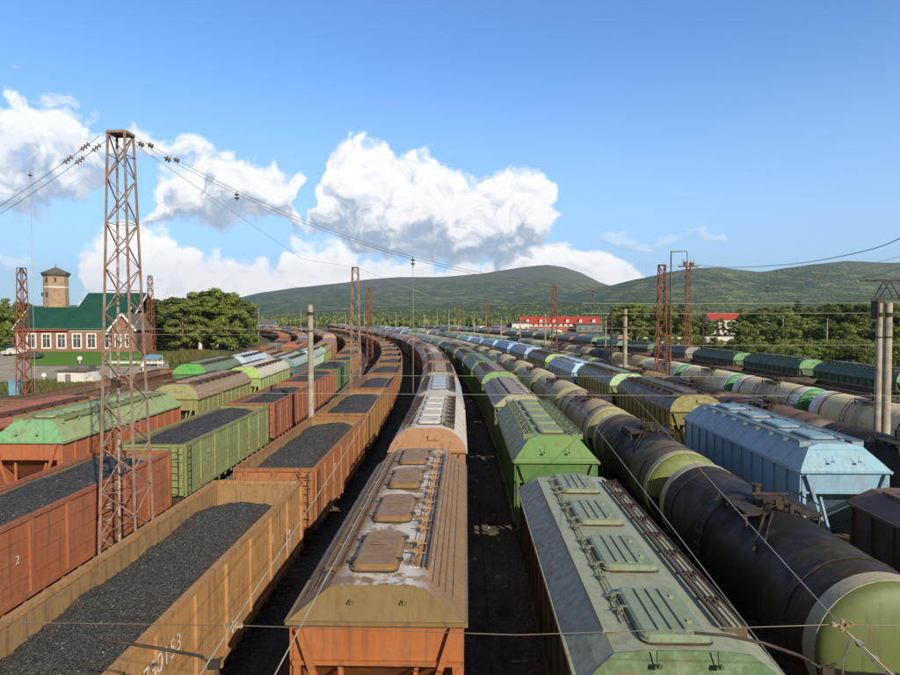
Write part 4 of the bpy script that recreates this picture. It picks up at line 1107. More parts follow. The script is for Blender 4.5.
big = [(618,230,12.5,'birch',1),(630,215,14.5,'birch',1),(640,222,13,'birch',0),(648,235,14,'birch',1),(662,225,14.5,'birch',1),(672,240,13,'birch',0),(681,218,12.5,'birch',1),(611,300,11,'birch',0),(700,280,10,'birch',0),
       (704,250,7,'birch',0),(716,290,9,'birch',1),(731,285,8,'birch',1),(742,262,8,'birch',1),(742,225,10.5,'birch',0),(752,190,11.5,'spruce',0),(760,185,12.4,'birch',0),(770,188,12,'birch',0),(780,200,11.5,'birch',1),(790,190,10.5,'birch',1),(797,230,13,'birch',0),
       (806,170,9.5,'birch',1),(815,215,13,'spruce',0),(824,205,14,'birch',0),(835,195,14.2,'birch',0),(846,200,14.5,'birch',0),(856,190,13.5,'birch',0),(866,210,15,'birch',1),(878,200,14,'birch',0),(892,195,13.5,'birch',0),(905,205,14.5,'birch',0),
       (920,180,13,'birch',1),(690,330,10,'spruce',0),(705,340,12,'birch',1),(785,300,15,'birch',1),(800,310,14,'birch',1),(830,320,17,'birch',1),(655,330,15,'birch',0),(636,340,15,'spruce',0),(740,340,14,'birch',1),(765,330,14,'birch',1)] + [(628 + 23 * i + (i * 7) % 9, 262 + (i * 37) % 60, 13.5 + (i * 5) % 4, 'spruce' if i % 5 == 2 else 'birch', (i * 3) % 4 != 0) for i in range(13) if not 696 < 628 + 23 * i < 750] + [(745 + 19 * i, 150 + (i * 11) % 17, 8.5 + (i * 3) % 3, 'birch', i % 3 != 1) for i in range(9)]
for j, (px, Y, h, kd, fr) in enumerate(big):
    tree(kd, j % (2 if kd == 'spruce' else 4), at(px, Y), Y, h, f"{'dark spruce' if kd == 'spruce' else ('bright' if fr else 'dark') + ' green birch'} beyond the bushes, {ORD[j] if j < len(ORD) else 'number ' + str(j)} of the trees right of the red roofs", GT2, bool(fr), 1.35)

# weeds along the sidings
def weeds(name, pts, n, label, h=.5):
    rnd = random.Random(len(pts) + n); mb = MB()
    for _ in range(n):
        (px, Y) = rnd.choice(pts); x = at(px, Y) + rnd.gauss(0, 2.2); y = Y + rnd.gauss(0, 3); gz = ground_h(x, y)
        hh = h * rnd.uniform(.4, 1.4); a = rnd.uniform(0, 3.1); w_ = .10
        dx_, dy_ = math.cos(a) * w_, math.sin(a) * w_; lx, ly = rnd.uniform(-.2, .2), rnd.uniform(-.2, .2)
        mb.add([(x-dx_, y-dy_, gz), (x+dx_, y+dy_, gz), (x+lx+dx_*.2, y+ly, gz+hh)], [(0,1,2)])
    tag(obj(name, mb.mesh(name, M['weed'])), label, 'weeds', kind='stuff')
M['weed'] = leaf_mat('weeds', (.14,.17,.045), (.24,.22,.07), (.20,.19,.06))
weeds('weeds', [(px, 78 + (px % 3) * 4) for px in range(20, 150, 6)], 14000, 'yellow green weeds growing in front of the white shed')
weeds('weeds', [(px, 118 + (px % 5) * 3) for px in range(170, 260, 6)] + [(px, 190 + (px % 5) * 6) for px in range(240, 290, 5)], 9000, 'rough grass along the track below the birch grove', .8)
weeds('weeds', [(px, 96 + (px % 4) * 4) for px in range(700, 960, 6)], 10000, 'tall weeds between the green hoppers and the bushes', 1.1)

# ================================================================== car park, lawn, station
M['gravel'] = simple('car_park_gravel', (.36,.32,.27), (.27,.24,.20), .6, .95, .1, .3)
M['lawn'] = simple('mown_lawn', (.085,.19,.03), (.12,.22,.045), .9, .95, .1, .4)
def sheet(name, pts, mat, dz, ny=14):
    """strip between left and right px lines draped on the ground"""
    mb = MB(); Y0, Y1, a0, a1 = pts; nxx = 24
    for j in range(ny + 1):
        Y = Y0 + (Y1 - Y0) * j / ny
        for i in range(nxx + 1):
            x = at(a0 + (a1 - a0) * i / nxx, Y); mb.v.append((x, Y, ground_h(x, Y) + dz))
    for j in range(ny):
        for i in range(nxx): mb.face((j*(nxx+1)+i, j*(nxx+1)+i+1, (j+1)*(nxx+1)+i+1, (j+1)*(nxx+1)+i))
    return tag(obj(name, mb.mesh(name, mat, True)), kind='structure')
sheet('car_park', (91, 125, -60, 165), M['gravel'], .05)
sheet('lawn', (109, 133.5, 22, 140), M['lawn'], .11)
M['brick'] = None
def brick_mat(name, c1, c2, mortar, sc=1.0):
    m, b, bs = mat_base(name, .85, .15)
    tc = b.n.new('ShaderNodeTexCoord'); v = tc.outputs['Object']
    x, y, z = b.sep(v); vv = b.xyz(b.m('ADD', x, y), z, 0.0)
    br = b.n.new('ShaderNodeTexBrick'); b.l.new(vv, br.inputs['Vector']); br.inputs['Scale'].default_value = 2.2 * sc
    br.inputs['Color1'].default_value = c1 + (1,); br.inputs['Color2'].default_value = c2 + (1,); br.inputs['Mortar'].default_value = mortar + (1,)
    c = b.mix(b.ramp(b.noise(v, .7, 5, .6), .4, .7, 0, .4), br.outputs[0], (.12,.09,.07)); b.l.new(c, bs.inputs['Base Color']); return m
M['brick'] = brick_mat('brown_brick', (.31,.125,.09), (.36,.17,.125), (.24,.20,.17))
M['tbrick'] = brick_mat('tower_brick', (.34,.22,.14), (.42,.29,.19), (.38,.31,.24))
M['groof'] = simple('green_sheet_roof', (.010,.062,.043), (.015,.078,.054), .5, .5, .4)
M['trim'] = simple('white_trim', (.78,.76,.74), (.62,.60,.58), 3, .6)
M['glass'] = simple('window_glass', (.05,.055,.065), (.10,.10,.11), .8, .12, .6)
M['redpaint'] = simple('red_awning', (.50,.10,.045), (.42,.09,.05), 2, .6)
M['rroof'] = simple('red_sheet_roof', (.44,.055,.04), (.34,.06,.045), .3, .55)
M['oroof'] = simple('orange_red_roof', (.40,.125,.06), (.32,.10,.06), .3, .55)
M['plaster'] = simple('white_plaster', (.70,.67,.62), (.55,.52,.48), .8, .85)
M['greywall'] = simple('grey_cladding', (.15,.16,.18), (.20,.20,.21), .5, .7)
M['slate'] = simple('dark_roof_felt', (.10,.095,.09), (.16,.15,.13), 1, .8)
def empty(name, loc, rz, label, cat, group=None):
    r = bpy.data.objects.new(name, None); COL.objects.link(r); r.location = loc; r.rotation_euler = (0, 0, rz); return tag(r, label, cat, group)
def one(name, fn, mat, parent=None, color=None, loc=(0,0,0), rz=0, smooth=False):
    mb = MB(); fn(mb); return obj(name, mb.mesh(name, mat, smooth), parent, color, loc, rz)
def window(parent, x, y, z, w, h, ny=-1, bars=1, trim=.22):
    f = one('window', lambda m: [m.box(x-w/2-trim, x-w/2, y-.08, y+.02, z-trim, z+h+trim), m.box(x+w/2, x+w/2+trim, y-.08, y+.02, z-trim, z+h+trim), m.box(x-w/2, x+w/2, y-.08, y+.02, z+h, z+h+trim), m.box(x-w/2, x+w/2, y-.08, y+.02, z-trim, z),
        m.box(x-.05, x+.05, y-.05, y+.01, z, z+h), m.box(x-w/2, x+w/2, y-.05, y+.01, z+h*.68, z+h*.68+.09)], M['trim'], parent)
    one('pane', lambda m: m.box(x-w/2, x+w/2, y-.02, y+.005, z, z+h), M['glass'], f)
def gable_roof(m, x0, x1, y0, y1, ze, zr, ov=.4, th=.18):
    ym = (y0 + y1) / 2; k = (zr - ze) / (ym - y0); 
    for s in (-1, 1):
        ye = ym + s * ((y1 - y0) / 2 + ov); zz = ze - k * ov
        m.add([(x0-ov, ye, zz), (x1+ov, ye, zz), (x1+ov, ym, zr), (x0-ov, ym, zr), (x0-ov, ye, zz+th), (x1+ov, ye, zz+th), (x1+ov, ym, zr+th), (x0-ov, ym, zr+th)],
              [(0,1,2,3),(7,6,5,4),(0,4,5,1),(1,5,6,2),(2,6,7,3),(3,7,4,0)])
Yb = 135; bx0, bx1 = at(8, Yb), at(113, Yb); WL = bx1 - bx0
st = empty('station_building', (bx0, Yb, 1.9), 0, 'long brick station building with steep green roof beyond the lawn', 'building')
one('wall', lambda m: (m.box(0, WL, 0, 10, -.5, 5.1), m.add([(.02,0.02,5.1),(.02,9.98,5.1),(.02,5,9.3),(.3,0.02,5.1),(.3,9.98,5.1),(.3,5,9.3)], [(0,1,2),(5,4,3)]), m.add([(WL-.3,0,5.1),(WL-.3,10,5.1),(WL-.3,5,9.3),(WL-.02,0,5.1),(WL-.02,10,5.1),(WL-.02,5,9.3)], [(0,1,2),(5,4,3)])), M['brick'], st)
one('roof', lambda m: gable_roof(m, 0, WL, 0, 10, 5.1, 9.5), M['groof'], st)
one('barge_board', lambda m: (m.bar((-.46,-.5,4.7),(-.46,5,9.62),.1,.35), m.bar((-.46,10.5,4.7),(-.46,5,9.62),.1,.35), m.bar((WL+.46,-.5,4.7),(WL+.46,5,9.62),.1,.35)), M['trim'], st)
one('roof_gutter', lambda m: m.box(0, WL*.52, -.62, -.42, 4.55, 4.8), M['redpaint'], st); one('cornice', lambda m: m.box(WL*.525, WL, -.12, -.005, 4.45, 4.95), M['trim'], st)
for wp in (24, 39.5, 55, 71, 86, 104):
    window(st, at(wp, Yb) - bx0, 0, 1.0, 1.55, 2.75, trim=.30)
one('corner_strip', lambda m: (m.box(-.03, .35, -.05, -.004, -.4, 4.7), m.box(WL-.35, WL+.03, -.05, -.004, -.4, 4.4)), M['trim'], st)
wx0 = at(68, 143) - bx0; wx1 = at(128, 143) - bx0
one('upper_wing', lambda m: m.box(wx0, wx1, 9.0, 20, -.5, 8.4), M['brick'], st); one('upper_roof', lambda m: gable_roof(m, wx0, wx1, 8.5, 20.5, 8.0, 13.0), M['groof'], st)
one('upper_barge_board', lambda m: (m.bar((wx0-.46,8.1,7.7),(wx0-.46,14.5,13.1),.1,.4), m.bar((wx1+.46,8.1,7.7),(wx1+.46,14.5,13.1),.1,.4)), M['trim'], st)
gx = at(123, Yb) - bx0
def cross_gable(m):
    m.box(gx - 2.6, gx + 2.4, -1.5, 6, -.5, 5.0); m.add([(gx-2.6,-1.45,5.0),(gx+2.4,-1.45,5.0),(gx-.1,-1.45,7.9),(gx-2.6,-1.2,5.0),(gx+2.4,-1.2,5.0),(gx-.1,-1.2,7.9)], [(0,1,2),(5,4,3),(0,2,5,3),(1,4,5,2)])
one('gable_wing', cross_gable, M['brick'], st)
def cg_roof(m):
    for s in (-1, 1):
        a = (gx-.1 + s*3.0, 4.6)
        m.add([(a[0],-2,a[1]),(a[0],6,a[1]),(gx-.1,6,8.1),(gx-.1,-2,8.1),(a[0],-2,a[1]+.16),(a[0],6,a[1]+.16),(gx-.1,6,8.25),(gx-.1,-2,8.25)], [(0,1,2,3),(7,6,5,4),(0,4,5,1),(1,5,6,2),(2,6,7,3),(3,7,4,0)])
one('gable_roof', cg_roof, M['slate'], st)
one('gable_trim', lambda m: (m.bar((gx-3.15,-2.05,4.55),(gx-.1,-2.05,8.15),.1,.4), m.bar((gx+2.95,-2.05,4.55),(gx-.1,-2.05,8.15),.1,.4)), M['trim'], st)
window(st, gx - 1.2, -1.5, 1.3, 1.0, 2.4); window(st, gx + 1.0, -1.5, 1.3, 1.0, 2.4)
# water tower
Yt = 215; tw = empty('water_tower', (at(50.5, Yt), Yt, 2), 0, 'round brick water tower with a low conical roof behind the station', 'tower')
one('shaft', lambda m: m.tube([(0,0,0),(0,0,21.5)], [4.1, 3.85], 10), M['tbrick'], tw)
one('stone_band', lambda m: m.tube([(0,0,17.1),(0,0,17.6)], [3.98, 3.98], 10), M['plaster'], tw)
one('cornice', lambda m: m.tube([(0,0,21.0),(0,0,21.7),(0,0,22.1)], [4.0,4.5,4.5], 10), M['slate'], tw)
one('roof', lambda m: m.tube([(0,0,22.1),(0,0,24.2)], [4.65,.25], 10), M['slate'], tw)
one('finial', lambda m: m.tube([(0,0,24.1),(0,0,25.4)], [.18,.05], 6), M['slate'], tw)
for (z, a) in ((19.2, -100), (14.2, -100), (9, -100), (19.2, -60), (14.2, -145)):
    one('window', lambda m: m.box(3.99*math.cos(R(a))-.3, 3.99*math.cos(R(a))+.3, 3.99*math.sin(R(a))-.12, 3.99*math.sin(R(a))+.12, z, z+1.3), M['glass'], tw)
# pale tower house above the grove
Yh = 260; th = empty('tower_house', (at(169, Yh), Yh, 2), 0, 'pale stepped tower house showing above the grove', 'building')
one('wall', lambda m: (m.box(-2.4, 2.4, 0, 5, 0, 13.4), m.box(-1.6, 1.6, .5, 4, 13.4, 15.6)), M['plaster'], th)
one('parapet', lambda m: (m.box(-2.8, 2.8, -.3, 5.3, 13.4, 13.9), m.box(-1.9, -1.4, .3, .8, 15.6, 16.8), m.box(-.3, .4, .3, .8, 15.6, 17.2)), M['plaster'], th)
for x in (-1.2, 0.2, 1.5): one('window', lambda m: m.box(x-.3, x+.3, -.04, -.005, 10.5, 12.0), M['glass'], th)
# shed in the car park
ys = 87.5; sx0, sx1 = at(50, ys), at(85, ys); wd = sx1 - sx0
sh = empty('white_shed', (sx0, ys, 0), 0, 'small white plastered shed with flat grey roof in the car park', 'shed')
one('wall', lambda m: m.box(0, wd - .9, 0, 3.2, 0, 1.9), M['plaster'], sh); one('porch_wall', lambda m: (m.box(wd-.9, wd, .5, 3.0, 0, 1.05), m.box(wd-1.0, wd-.7, .2, 3.1, 1.05, 1.5)), M['plaster'], sh)
one('roof', lambda m: (m.box(-.2, wd-.7, -.3, 3.5, 1.9, 2.06)), M['slate'], sh); one('raised_roof', lambda m: m.box(.6, wd-1.2, 1.4, 3.3, 2.06, 2.6), M['slate'], sh)
one('door', lambda m: m.box(1.1, 1.9, -.05, -.005, .05, 1.55), M['greywall'], sh)
# odds and ends in the car park
def car(X, Y, rz, col, label):
    r = empty('parked_car', (X, Y, ground_h(X, Y) + .05), rz, label, 'car', 'cars parked by the station')
    def body(m):
        pr = [(-2.1,.35),(-2.15,.75),(-1.95,.9),(-1.25,.98),(-.75,1.42),(.75,1.45),(1.35,1.0),(2.0,.92),(2.15,.7),(2.1,.35)]
        o = len(m.v)
        for s in (-1, 1):
            for (x, z) in pr: m.v.append((x, s*(.82 if z < 1.1 else .66), z))
        n = len(pr); m.face([o+k for k in range(n)]); m.face([o+n+k for k in range(n)][::-1])
        for k in range(n): m.face((o+k, o+n+k, o+n+(k+1)%n, o+(k+1)%n))
    one('body', body, M['clean'], r, col)
    one('side_glass', lambda m: [m.add([(-1.05,s*.80,1.0),(1.15,s*.80,1.02),(.7,s*.70,1.38),(-.68,s*.70,1.37)], [(0,1,2,3)]) for s in (-1,1)], M['glass'], r)
    for (x, y) in ((-1.3,-.72),(1.3,-.72),(-1.3,.72),(1.3,.72)): one('wheel', lambda m: m.tube([(x,y-.1,.32),(x,y+.1,.32)], .32, 12), M['dark'], r)
car(at(22, 118), 118, .1, (.05,.05,.055), 'dark parked car at the left end of the lawn')
car(at(6, 124), 124, 1.2, (.62,.62,.62), 'white parked car at the far left beside the station')
M['blue'] = simple('blue_tarpaulin', (.16,.36,.50), (.12,.28,.42), 3, .6)
tp = empty('blue_canopy', (at(149, 108), 108, ground_h(at(149,108),108)), 0, 'small light blue canopy on posts below the grove', 'canopy')
one('cover', lambda m: m.add([(-1.4,-1,1.5),(1.4,-1,1.4),(1.2,1,2.0),(-1.2,1,2.1),(-1.4,-1,1.55),(1.4,-1,1.45),(1.2,1,2.05),(-1.2,1,2.15)], [(3,2,1,0),(4,5,6,7),(0,1,5,4),(1,2,6,5),(2,3,7,6),(3,0,4,7)]), M['blue'], tp)
for (x, y, z) in ((-1.3,-.95,1.5),(1.3,-.95,1.4),(1.1,.95,2.0),(-1.1,.95,2.05)): one('post', lambda m: m.tube([(x,y,0),(x,y,z)], .04, 6), M['trim'], tp)
def low_wall(px0, px1, Y, h, mat, label, z=None):
    x0, x1 = at(px0, Y), at(px1, Y); o = one('low_wall', lambda m: (m.box(0, x1-x0, 0, .2, -.3, h), m.box(-.05, x1-x0+.05, -.05, .25, h, h+.07)), mat)
    o.location = (x0, Y, ground_h(x0, Y) if z is None else z); tag(o, label, 'wall')
low_wall(100, 160, 112, .45, M['trim'], 'long low white kerb wall between car park and grove')
low_wall(700, 731, 205, 3.0, M['plaster'], 'short white wall among the trees under the red-roofed house')
low_wall(636, 692, 212, 2.6, M['plaster'], 'long pale wall behind the lattice masts on the right')
low_wall(752, 800, 215, 2.4, M['plaster'], 'pale wall behind the street lamp among the bushes')
ob = one('utility_cabinet', lambda m: (m.box(0, 1.1, 0, .8, 0, 1.7), m.box(-.06, 1.16, -.06, .86, 1.7, 1.78)), M['blue']); ob.location = (at(-1, 76), 76, 0); tag(ob, 'pale blue cabinet at the left edge beside the red mast', 'cabinet')
for (px, Y, r_, lb_) in ((73.5, 112, .42, 'white ball lamp on the car park behind the shed'), (36, 92, .36, 'white round bollard left of the shed'), (138.5, 104, .45, 'white ball lamp right of the tall lattice mast')):
    o = MB(); o.tube([(0,0,0),(0,0,.5)], .08, 6); revolve_y(o, [(r_*math.sin(R(a)), max(.01, r_*math.cos(R(a)))) for a in range(-90, 91, 18)], 14, cz=.5 + r_)
    tag(obj('ball_lamp', o.mesh('ball_lamp', M['trim'], True), loc=(at(px, Y), Y, ground_h(at(px, Y), Y))), lb_, 'lamp')
# ------------------------------------------------------------------ buildings beyond the yard on the right
def house(px0, px1, Y, dep, ze, zr, wall, roof, nwin, label, rows=1, z0=0, dormers=0):
    x0, x1 = at(px0, Y), at(px1, Y); w = x1 - x0
    r = empty('long_building' if w > 40 else 'house', (x0, Y, z0), 0, label, 'building')
    one('wall', lambda m: (m.box(0, w, 0, dep, -.5, ze), m.add([(0.01,0,ze),(0.01,dep,ze),(0.01,dep/2,zr),(.3,0,ze),(.3,dep,ze),(.3,dep/2,zr)], [(0,1,2),(5,4,3)]), m.add([(w-.3,0,ze),(w-.3,dep,ze),(w-.3,dep/2,zr),(w-.01,0,ze),(w-.01,dep,ze),(w-.01,dep/2,zr)], [(0,1,2),(5,4,3)])), M[wall], r)
    one('roof', lambda m: gable_roof(m, 0, w, 0, dep, ze, zr, .5), M[roof], r)
    for q in range(rows):
        for i in range(nwin):
            x = w * (i + .5) / nwin; z = 1.2 + q * 3.1
            if z + 1.5 < ze: one('window', lambda m: m.box(x-.6, x+.6, -.06, -.005, z, z+1.5), M['glass'], r)
    for i in range(dormers):
        x = w * (i + .5) / dormers
        one('dormer', lambda m: (m.box(x-.9, x+.9, .8, dep/2, ze, ze + (zr-ze)*.62),), M['plaster'], r); one('dormer_roof', lambda m: m.box(x-1.1, x+1.1, .6, dep/2, ze + (zr-ze)*.62, ze + (zr-ze)*.62+.2), M[roof], r)
house(521, 600, 420, 14, 6.0, 10.2, 'plaster', 'rroof', 16, 'long two storey white building with a red roof and dormers', 2, -1.2, 6)
house(530, 575, 395, 14, -.3, 2.9, 'plaster', 'oroof', 6, 'low hall with an orange red roof in front of the long white building', 1, 0)
house(576, 602, 390, 10, 4.4, 5.0, 'greywall', 'slate', 4, 'grey clad hall at the right end of the red-roofed building', 1, 0)
house(512, 529, 398, 10, 5.2, 5.9, 'plaster', 'slate', 3, 'white block at the left end of the red-roofed building', 1, 0)
house(492, 513, 405, 10, 4.2, 5.2, 'greywall', 'slate', 3, 'low dark grey shed left of the white block', 1, 0)
house(708, 738, 330, 10, 8.0, 11.0, 'plaster', 'rroof', 6, 'white two storey house with red roof among the trees', 2, 0)
house(752, 762, 300, 8, 7, 10, 'plaster', 'slate', 2, 'pale house half hidden left of the tall dark birches', 2, 0)
house(784, 800, 320, 8, 9, 12, 'plaster', 'slate', 3, 'pale house above the trees right of the street lamp', 2, 0)
house(868, 878, 300, 8, 8, 11, 'plaster', 'rroof', 2, 'small pale house far right among the trees', 2, 0)
house(258, 272, 400, 9, 5.0, 7.5, 'blue', 'slate', 3, 'low blue shed far left where the tracks bend away', 1, 0)

# ================================================================== masts and poles
def lattice(X, Y, h, wb, wt_, mat, label, group, seg=14, leg=.09, pale=False, z=0):
    r = empty('lattice_mast', (X, Y, z), 0, label, 'mast', group); cs = [(-1,-1),(1,-1),(1,1),(-1,1)]
    def P_(k, t): w = (wb + (wt_ - wb) * t) / 2; return Vector((cs[k][0]*w, cs[k][1]*w, h * t))
    for k in range(4):
        one('leg', lambda m: (m.bar(P_(k, 0), P_(k, 1), leg, leg * .35), m.bar(P_(k, 0) + Vector((0,.001,0)), P_(k, 1), leg * .35, leg)), M['mast_pale'] if (pale and k == 3) else M[mat], r)
    def lat(m):
        for f in range(4):
            a, c = f, (f + 1) % 4
            for i in range(seg):
                t0 = i / seg; t1 = (i + 1) / seg
                p, q = (P_(a, t0), P_(c, t1)) if (i + f) % 2 == 0 else (P_(c, t0), P_(a, t1)); m.bar(p, q, leg * (.55 if pale else .8), leg * (.25 if pale else .5))
                if pale and i % 3 == 2: m.bar(P_(a, t1), P_(c, t1), leg * .5, leg * .2)
    one('lattice', lat, M[mat], r)
    one('cap_frame', lambda m: (m.bar(P_(0,1), P_(1,1), .12, .08), m.bar(P_(2,1), P_(3,1), .12, .08), m.bar(P_(0,1), P_(3,1), .12, .08), m.bar(P_(1,1), P_(2,1), .12, .08), m.box(-wt_*.5, wt_*.5, -wt_*.5, wt_*.5, h, h+.05)), M[mat], r)
    one('foundation', lambda m: m.box(-wb*.7, wb*.7, -wb*.7, wb*.7, -.2, .35), M['conc'], r)
    return r
MG = 'lattice catenary masts'
ms = lattice(-10.72, 19.8, 15.25, 1.25, .52, 'mast', 'tall pale rusty lattice mast rising between the two coal trains', MG, 22, .075, True)
one('service_box', lambda m: m.box(-.1, .12, -.62, -.45, 7.4, 7.65), M['dark'], ms)
for (X, Y, h, mt, lb_) in ((-12.3, 71, 15.0, 'mast', 'slim grey brown lattice mast left of the centre trains'), (-18.4, 122, 15, 'redmast', 'faint lattice mast far behind the one left of centre'),
        (21.5, 71, 15.2, 'redmast', 'red brown lattice mast carrying a goose-neck pole between tank trains'), (39.8, 116, 18.6, 'redmast', 'red brown lattice mast topped with transformers near the bushes'),
        (at(554,122), 122, 15.4, 'redmast', 'red lattice mast in front of the red-roofed building'), (at(487,168), 168, 15, 'redmast', 'distant red lattice mast above the tank trains'),
        (at(458,215), 215, 13.5, 'redmast', 'distant orange lattice mast just left of the vanishing tank trains'), (-50, 71, 15.0, 'redmast', 'red lattice mast in front of the station at the left edge'), (at(147,118), 118, 15.6, 'redmast', 'red lattice mast directly behind the tall pale mast')):
    lattice(X, Y, h, 1.15, .62, mt, lb_, MG, 15, .11, z=ground_h(X, Y))
def insul(m, p, d, n=3, r=.09, sp=.11):
    p = Vector(p); d = Vector(d).normalized()
    for k in range(n): q = p + d * sp * k; m.tube([q - d*.028, q + d*.01, q + d*.035], [r*.4, r, r*.35], 8)
    m.tube([p - d*.1, p + d*(sp*n)], .018, 5)
# goose neck on the right mast, transformers on the farther one
gk = empty('gooseneck_pole', (22.35, 70.6, 0), 0, 'thin pole with a square goose-neck arm clamped beside the red mast', 'pole')
one('post', lambda m: m.tube([(0,0,0),(0,0,16.7)], [.13,.07], 8), M['iron'], gk); one('arm', lambda m: m.tube([(0,0,16.6),(1.7,0,16.65),(1.75,0,15.9)], .05, 6), M['iron'], gk)
one('insulator', lambda m: insul(m, (1.75,0,15.8), (0,0,-1), 4), M['insul'], gk)
tfm = empty('transformer_head', (39.8, 116, 18.7), 0, 'platform with insulators on top of the tall red mast', 'transformer')
one('platform', lambda m: (m.box(-1.7,1.7,-.5,.5,-.3,-.15), m.box(-.8,-.2,-.4,.4,-.15,.6), m.box(.3,.9,-.4,.4,-.15,.5)), M['redmast'], tfm)
one('insulator', lambda m: [insul(m, (x,0,.6), (0,0,1), 4, .11) for x in (-.9,-.3,.4,1.0)], M['porc'], tfm)
def pole(X, Y, h, r0=.17, r1=.11, label='', group='concrete catenary poles', arm=0, mt='conc', z=None):
    rt = empty('concrete_pole', (X, Y, ground_h(X, Y) if z is None else z), 0, label, 'pole', group)
    one('shaft', lambda m: m.tube([(0,0,0),(0,0,h)], [r0,r1], 12), M[mt], rt, smooth=True)
    one('band', lambda m: (m.tube([(0,0,h*.93),(0,0,h*.94+.1)], r1*1.25, 12), m.tube([(0,0,h*.82),(0,0,h*.82+.06)], r1*1.3, 12)), M['dark'], rt)
    if arm: one('arm', lambda m: (m.bar((0,0,h*.92),(arm,0,h*.95),.07,.07), m.bar((0,0,h*.80),(arm*.8,0,h*.94),.05,.05)), M['dark'], rt)
    return rt
pole(-11.0, 45, 10.4, .24, .19, 'bare concrete pole standing beside the rusty left coal train')
pole(16.3, 66, 10.3, .26, .20, 'thick concrete pole among the tank wagons right of centre')
pole(15.6, 69, 10.6, .15, .12, 'thin dark pole right behind the thick one among tank wagons', mt='dark')
pole(22.1, 34.8, 10.3, .19, .15, 'left one of the twin concrete poles under the truss beam'); pole(22.75, 35.1, 10.3, .24, .20, 'right one of the twin concrete poles under the truss beam')
for (px, Y, h, lb_) in ((449, 205, 11.6, 'concrete pole straight above the nearest hopper train'), (501, 150, 9.5, 'concrete pole left of the long red-roofed building'), (545, 118, 10, 'concrete pole below the left end of the red roof'),
        (701, 112, 10, 'dark concrete pole right of the mast with transformers'), (249, 190, 9.5, 'pink concrete pole right of the grove'), (257, 205, 11, 'white concrete pole right of the grove'), (105, 88, 6.5, 'thin white flagpole behind the tall pale mast'),
        (474, 180, 10, 'concrete pole right of the orange lattice mast'), (520, 175, 9, 'thin pole above the pale blue hoppers'), (424, 240, 11, 'thin pole far behind the centre train'), (396, 260, 11, 'thin pole left of the centre train far away'),
        (372, 230, 11, 'thin pole behind the slim mast left of centre'), (345, 270, 11, 'thin pole above the left coal train far away'), (316, 290, 12, 'thin pole over the far bend of the tracks'), (605, 130, 9.6, 'pole between the red-roofed building and the trees'),
        (822, 150, 9, 'grey pole among the bushes on the right'), (779, 175, 9.6, 'pale pole standing between bushes and birches'), (437, 330, 13, 'very distant pole near the middle of the yard'), (486, 260, 11, 'distant pole below the saddle of the hills'), (300, 330, 13, 'very distant pole at the far left bend'), (364, 330, 12, 'very distant pole over the coal trains')):
    pole(at(px, Y), Y, h, .16, .11, lb_, arm=(1.6 if px in (501, 545, 605) else 0), mt='conc' if px not in (701,) else 'dark')
tr = empty('truss_beam', (21.3, 34.95, 0), 0, 'horizontal steel truss beam resting on the twin concrete poles', 'truss', None)
def truss(m):
    for z in (10.5, 11.5):
        for y in (-.25, .25): m.bar((0 if z > 11 else .6, y, z), (16, y, z), .09, .07)
    for i in range(12):
        x = .7 + i * 1.3
        for y in (-.25, .25): m.bar((x, y, 10.5), (x + .55, y, 11.5), .05, .04); m.bar((x + .55, y, 11.5), (x + 1.1, y, 10.5), .05, .04)
        m.bar((x, -.25, 11.5), (x, .25, 11.5), .05, .05)
one('frame', truss, M['dark'], tr); one('bracket', lambda m: m.box(.62, 1.02, -.28, .3, 9.45, 10.42), M['dark'], tr)
pl = empty('street_lamp', (at(768, 165), 165, 0), 0, 'curved white street lamp among the bushes on the right', 'street lamp')
one('post', lambda m: m.tube([(0,0,0),(0,0,7.0),(-.3,0,7.6),(-1.2,0,7.9)], [.1,.07,.06,.05], 8), M['trim'], pl); one('lamp_head', lambda m: m.box(-1.9,-1.1,-.18,.18,7.85,8.05), M['trim'], pl)

# ================================================================== overhead wires
def wire(name, pts, r, mat, label, cat='wire', group=None, n=5):
    if len(pts) in (5, 6) and name == 'feeder_cable':      # smooth the sag
        P_ = [Vector(p) for p in pts]; P_ = [P_[0]*2 - P_[1]] + P_ + [P_[-1]*2 - P_[-2]]; pts = []
        for i in range(1, len(P_) - 2):
            for q in range(8):
                t = q / 8; a, b_, c_, d_ = P_[i-1:i+3]
                pts.append(.5 * (2*b_ + (c_ - a)*t + (2*a - 5*b_ + 4*c_ - d_)*t*t + (3*b_ - a - 3*c_ + d_)*t**3))
        pts.append(P_[-2])
    mb = MB(); mb.tube(pts, r, n); return tag(obj(name, mb.mesh(name, M[mat])), label, cat, group)
def para(x0, x1, xm, zm, k, Y, n=40): return [(x0 + (x1-x0)*i/n, Y, zm + k * ((x0 + (x1-x0)*i/n - xm) ** 2)) for i in range(n + 1)]
kk = 5.0 / 16.6 ** 2
for dy_, dz_ in ((-.3, 0), (.3, .12)):
    wire('cross_span_cable', para(-10.5, 22.5, 5.9, 10.3 + dz_, kk, 19.8 + dy_), .006, 'wire', ('front' if dy_ < 0 else 'rear') + ' sagging cross-span cable from the tall pale mast over the trains', group='cross-span cables')
    wire('cross_span_cable', para(-11.2, -42, -27, 9.2 + dz_, 6.0 / 15.9 ** 2, 19.8 + dy_), .008, 'wire', ('front' if dy_ < 0 else 'rear') + ' cross-span cable leaving the tall pale mast to the left', group='cross-span cables')
def zs(x): return 10.3 + kk * (x - 5.9) ** 2
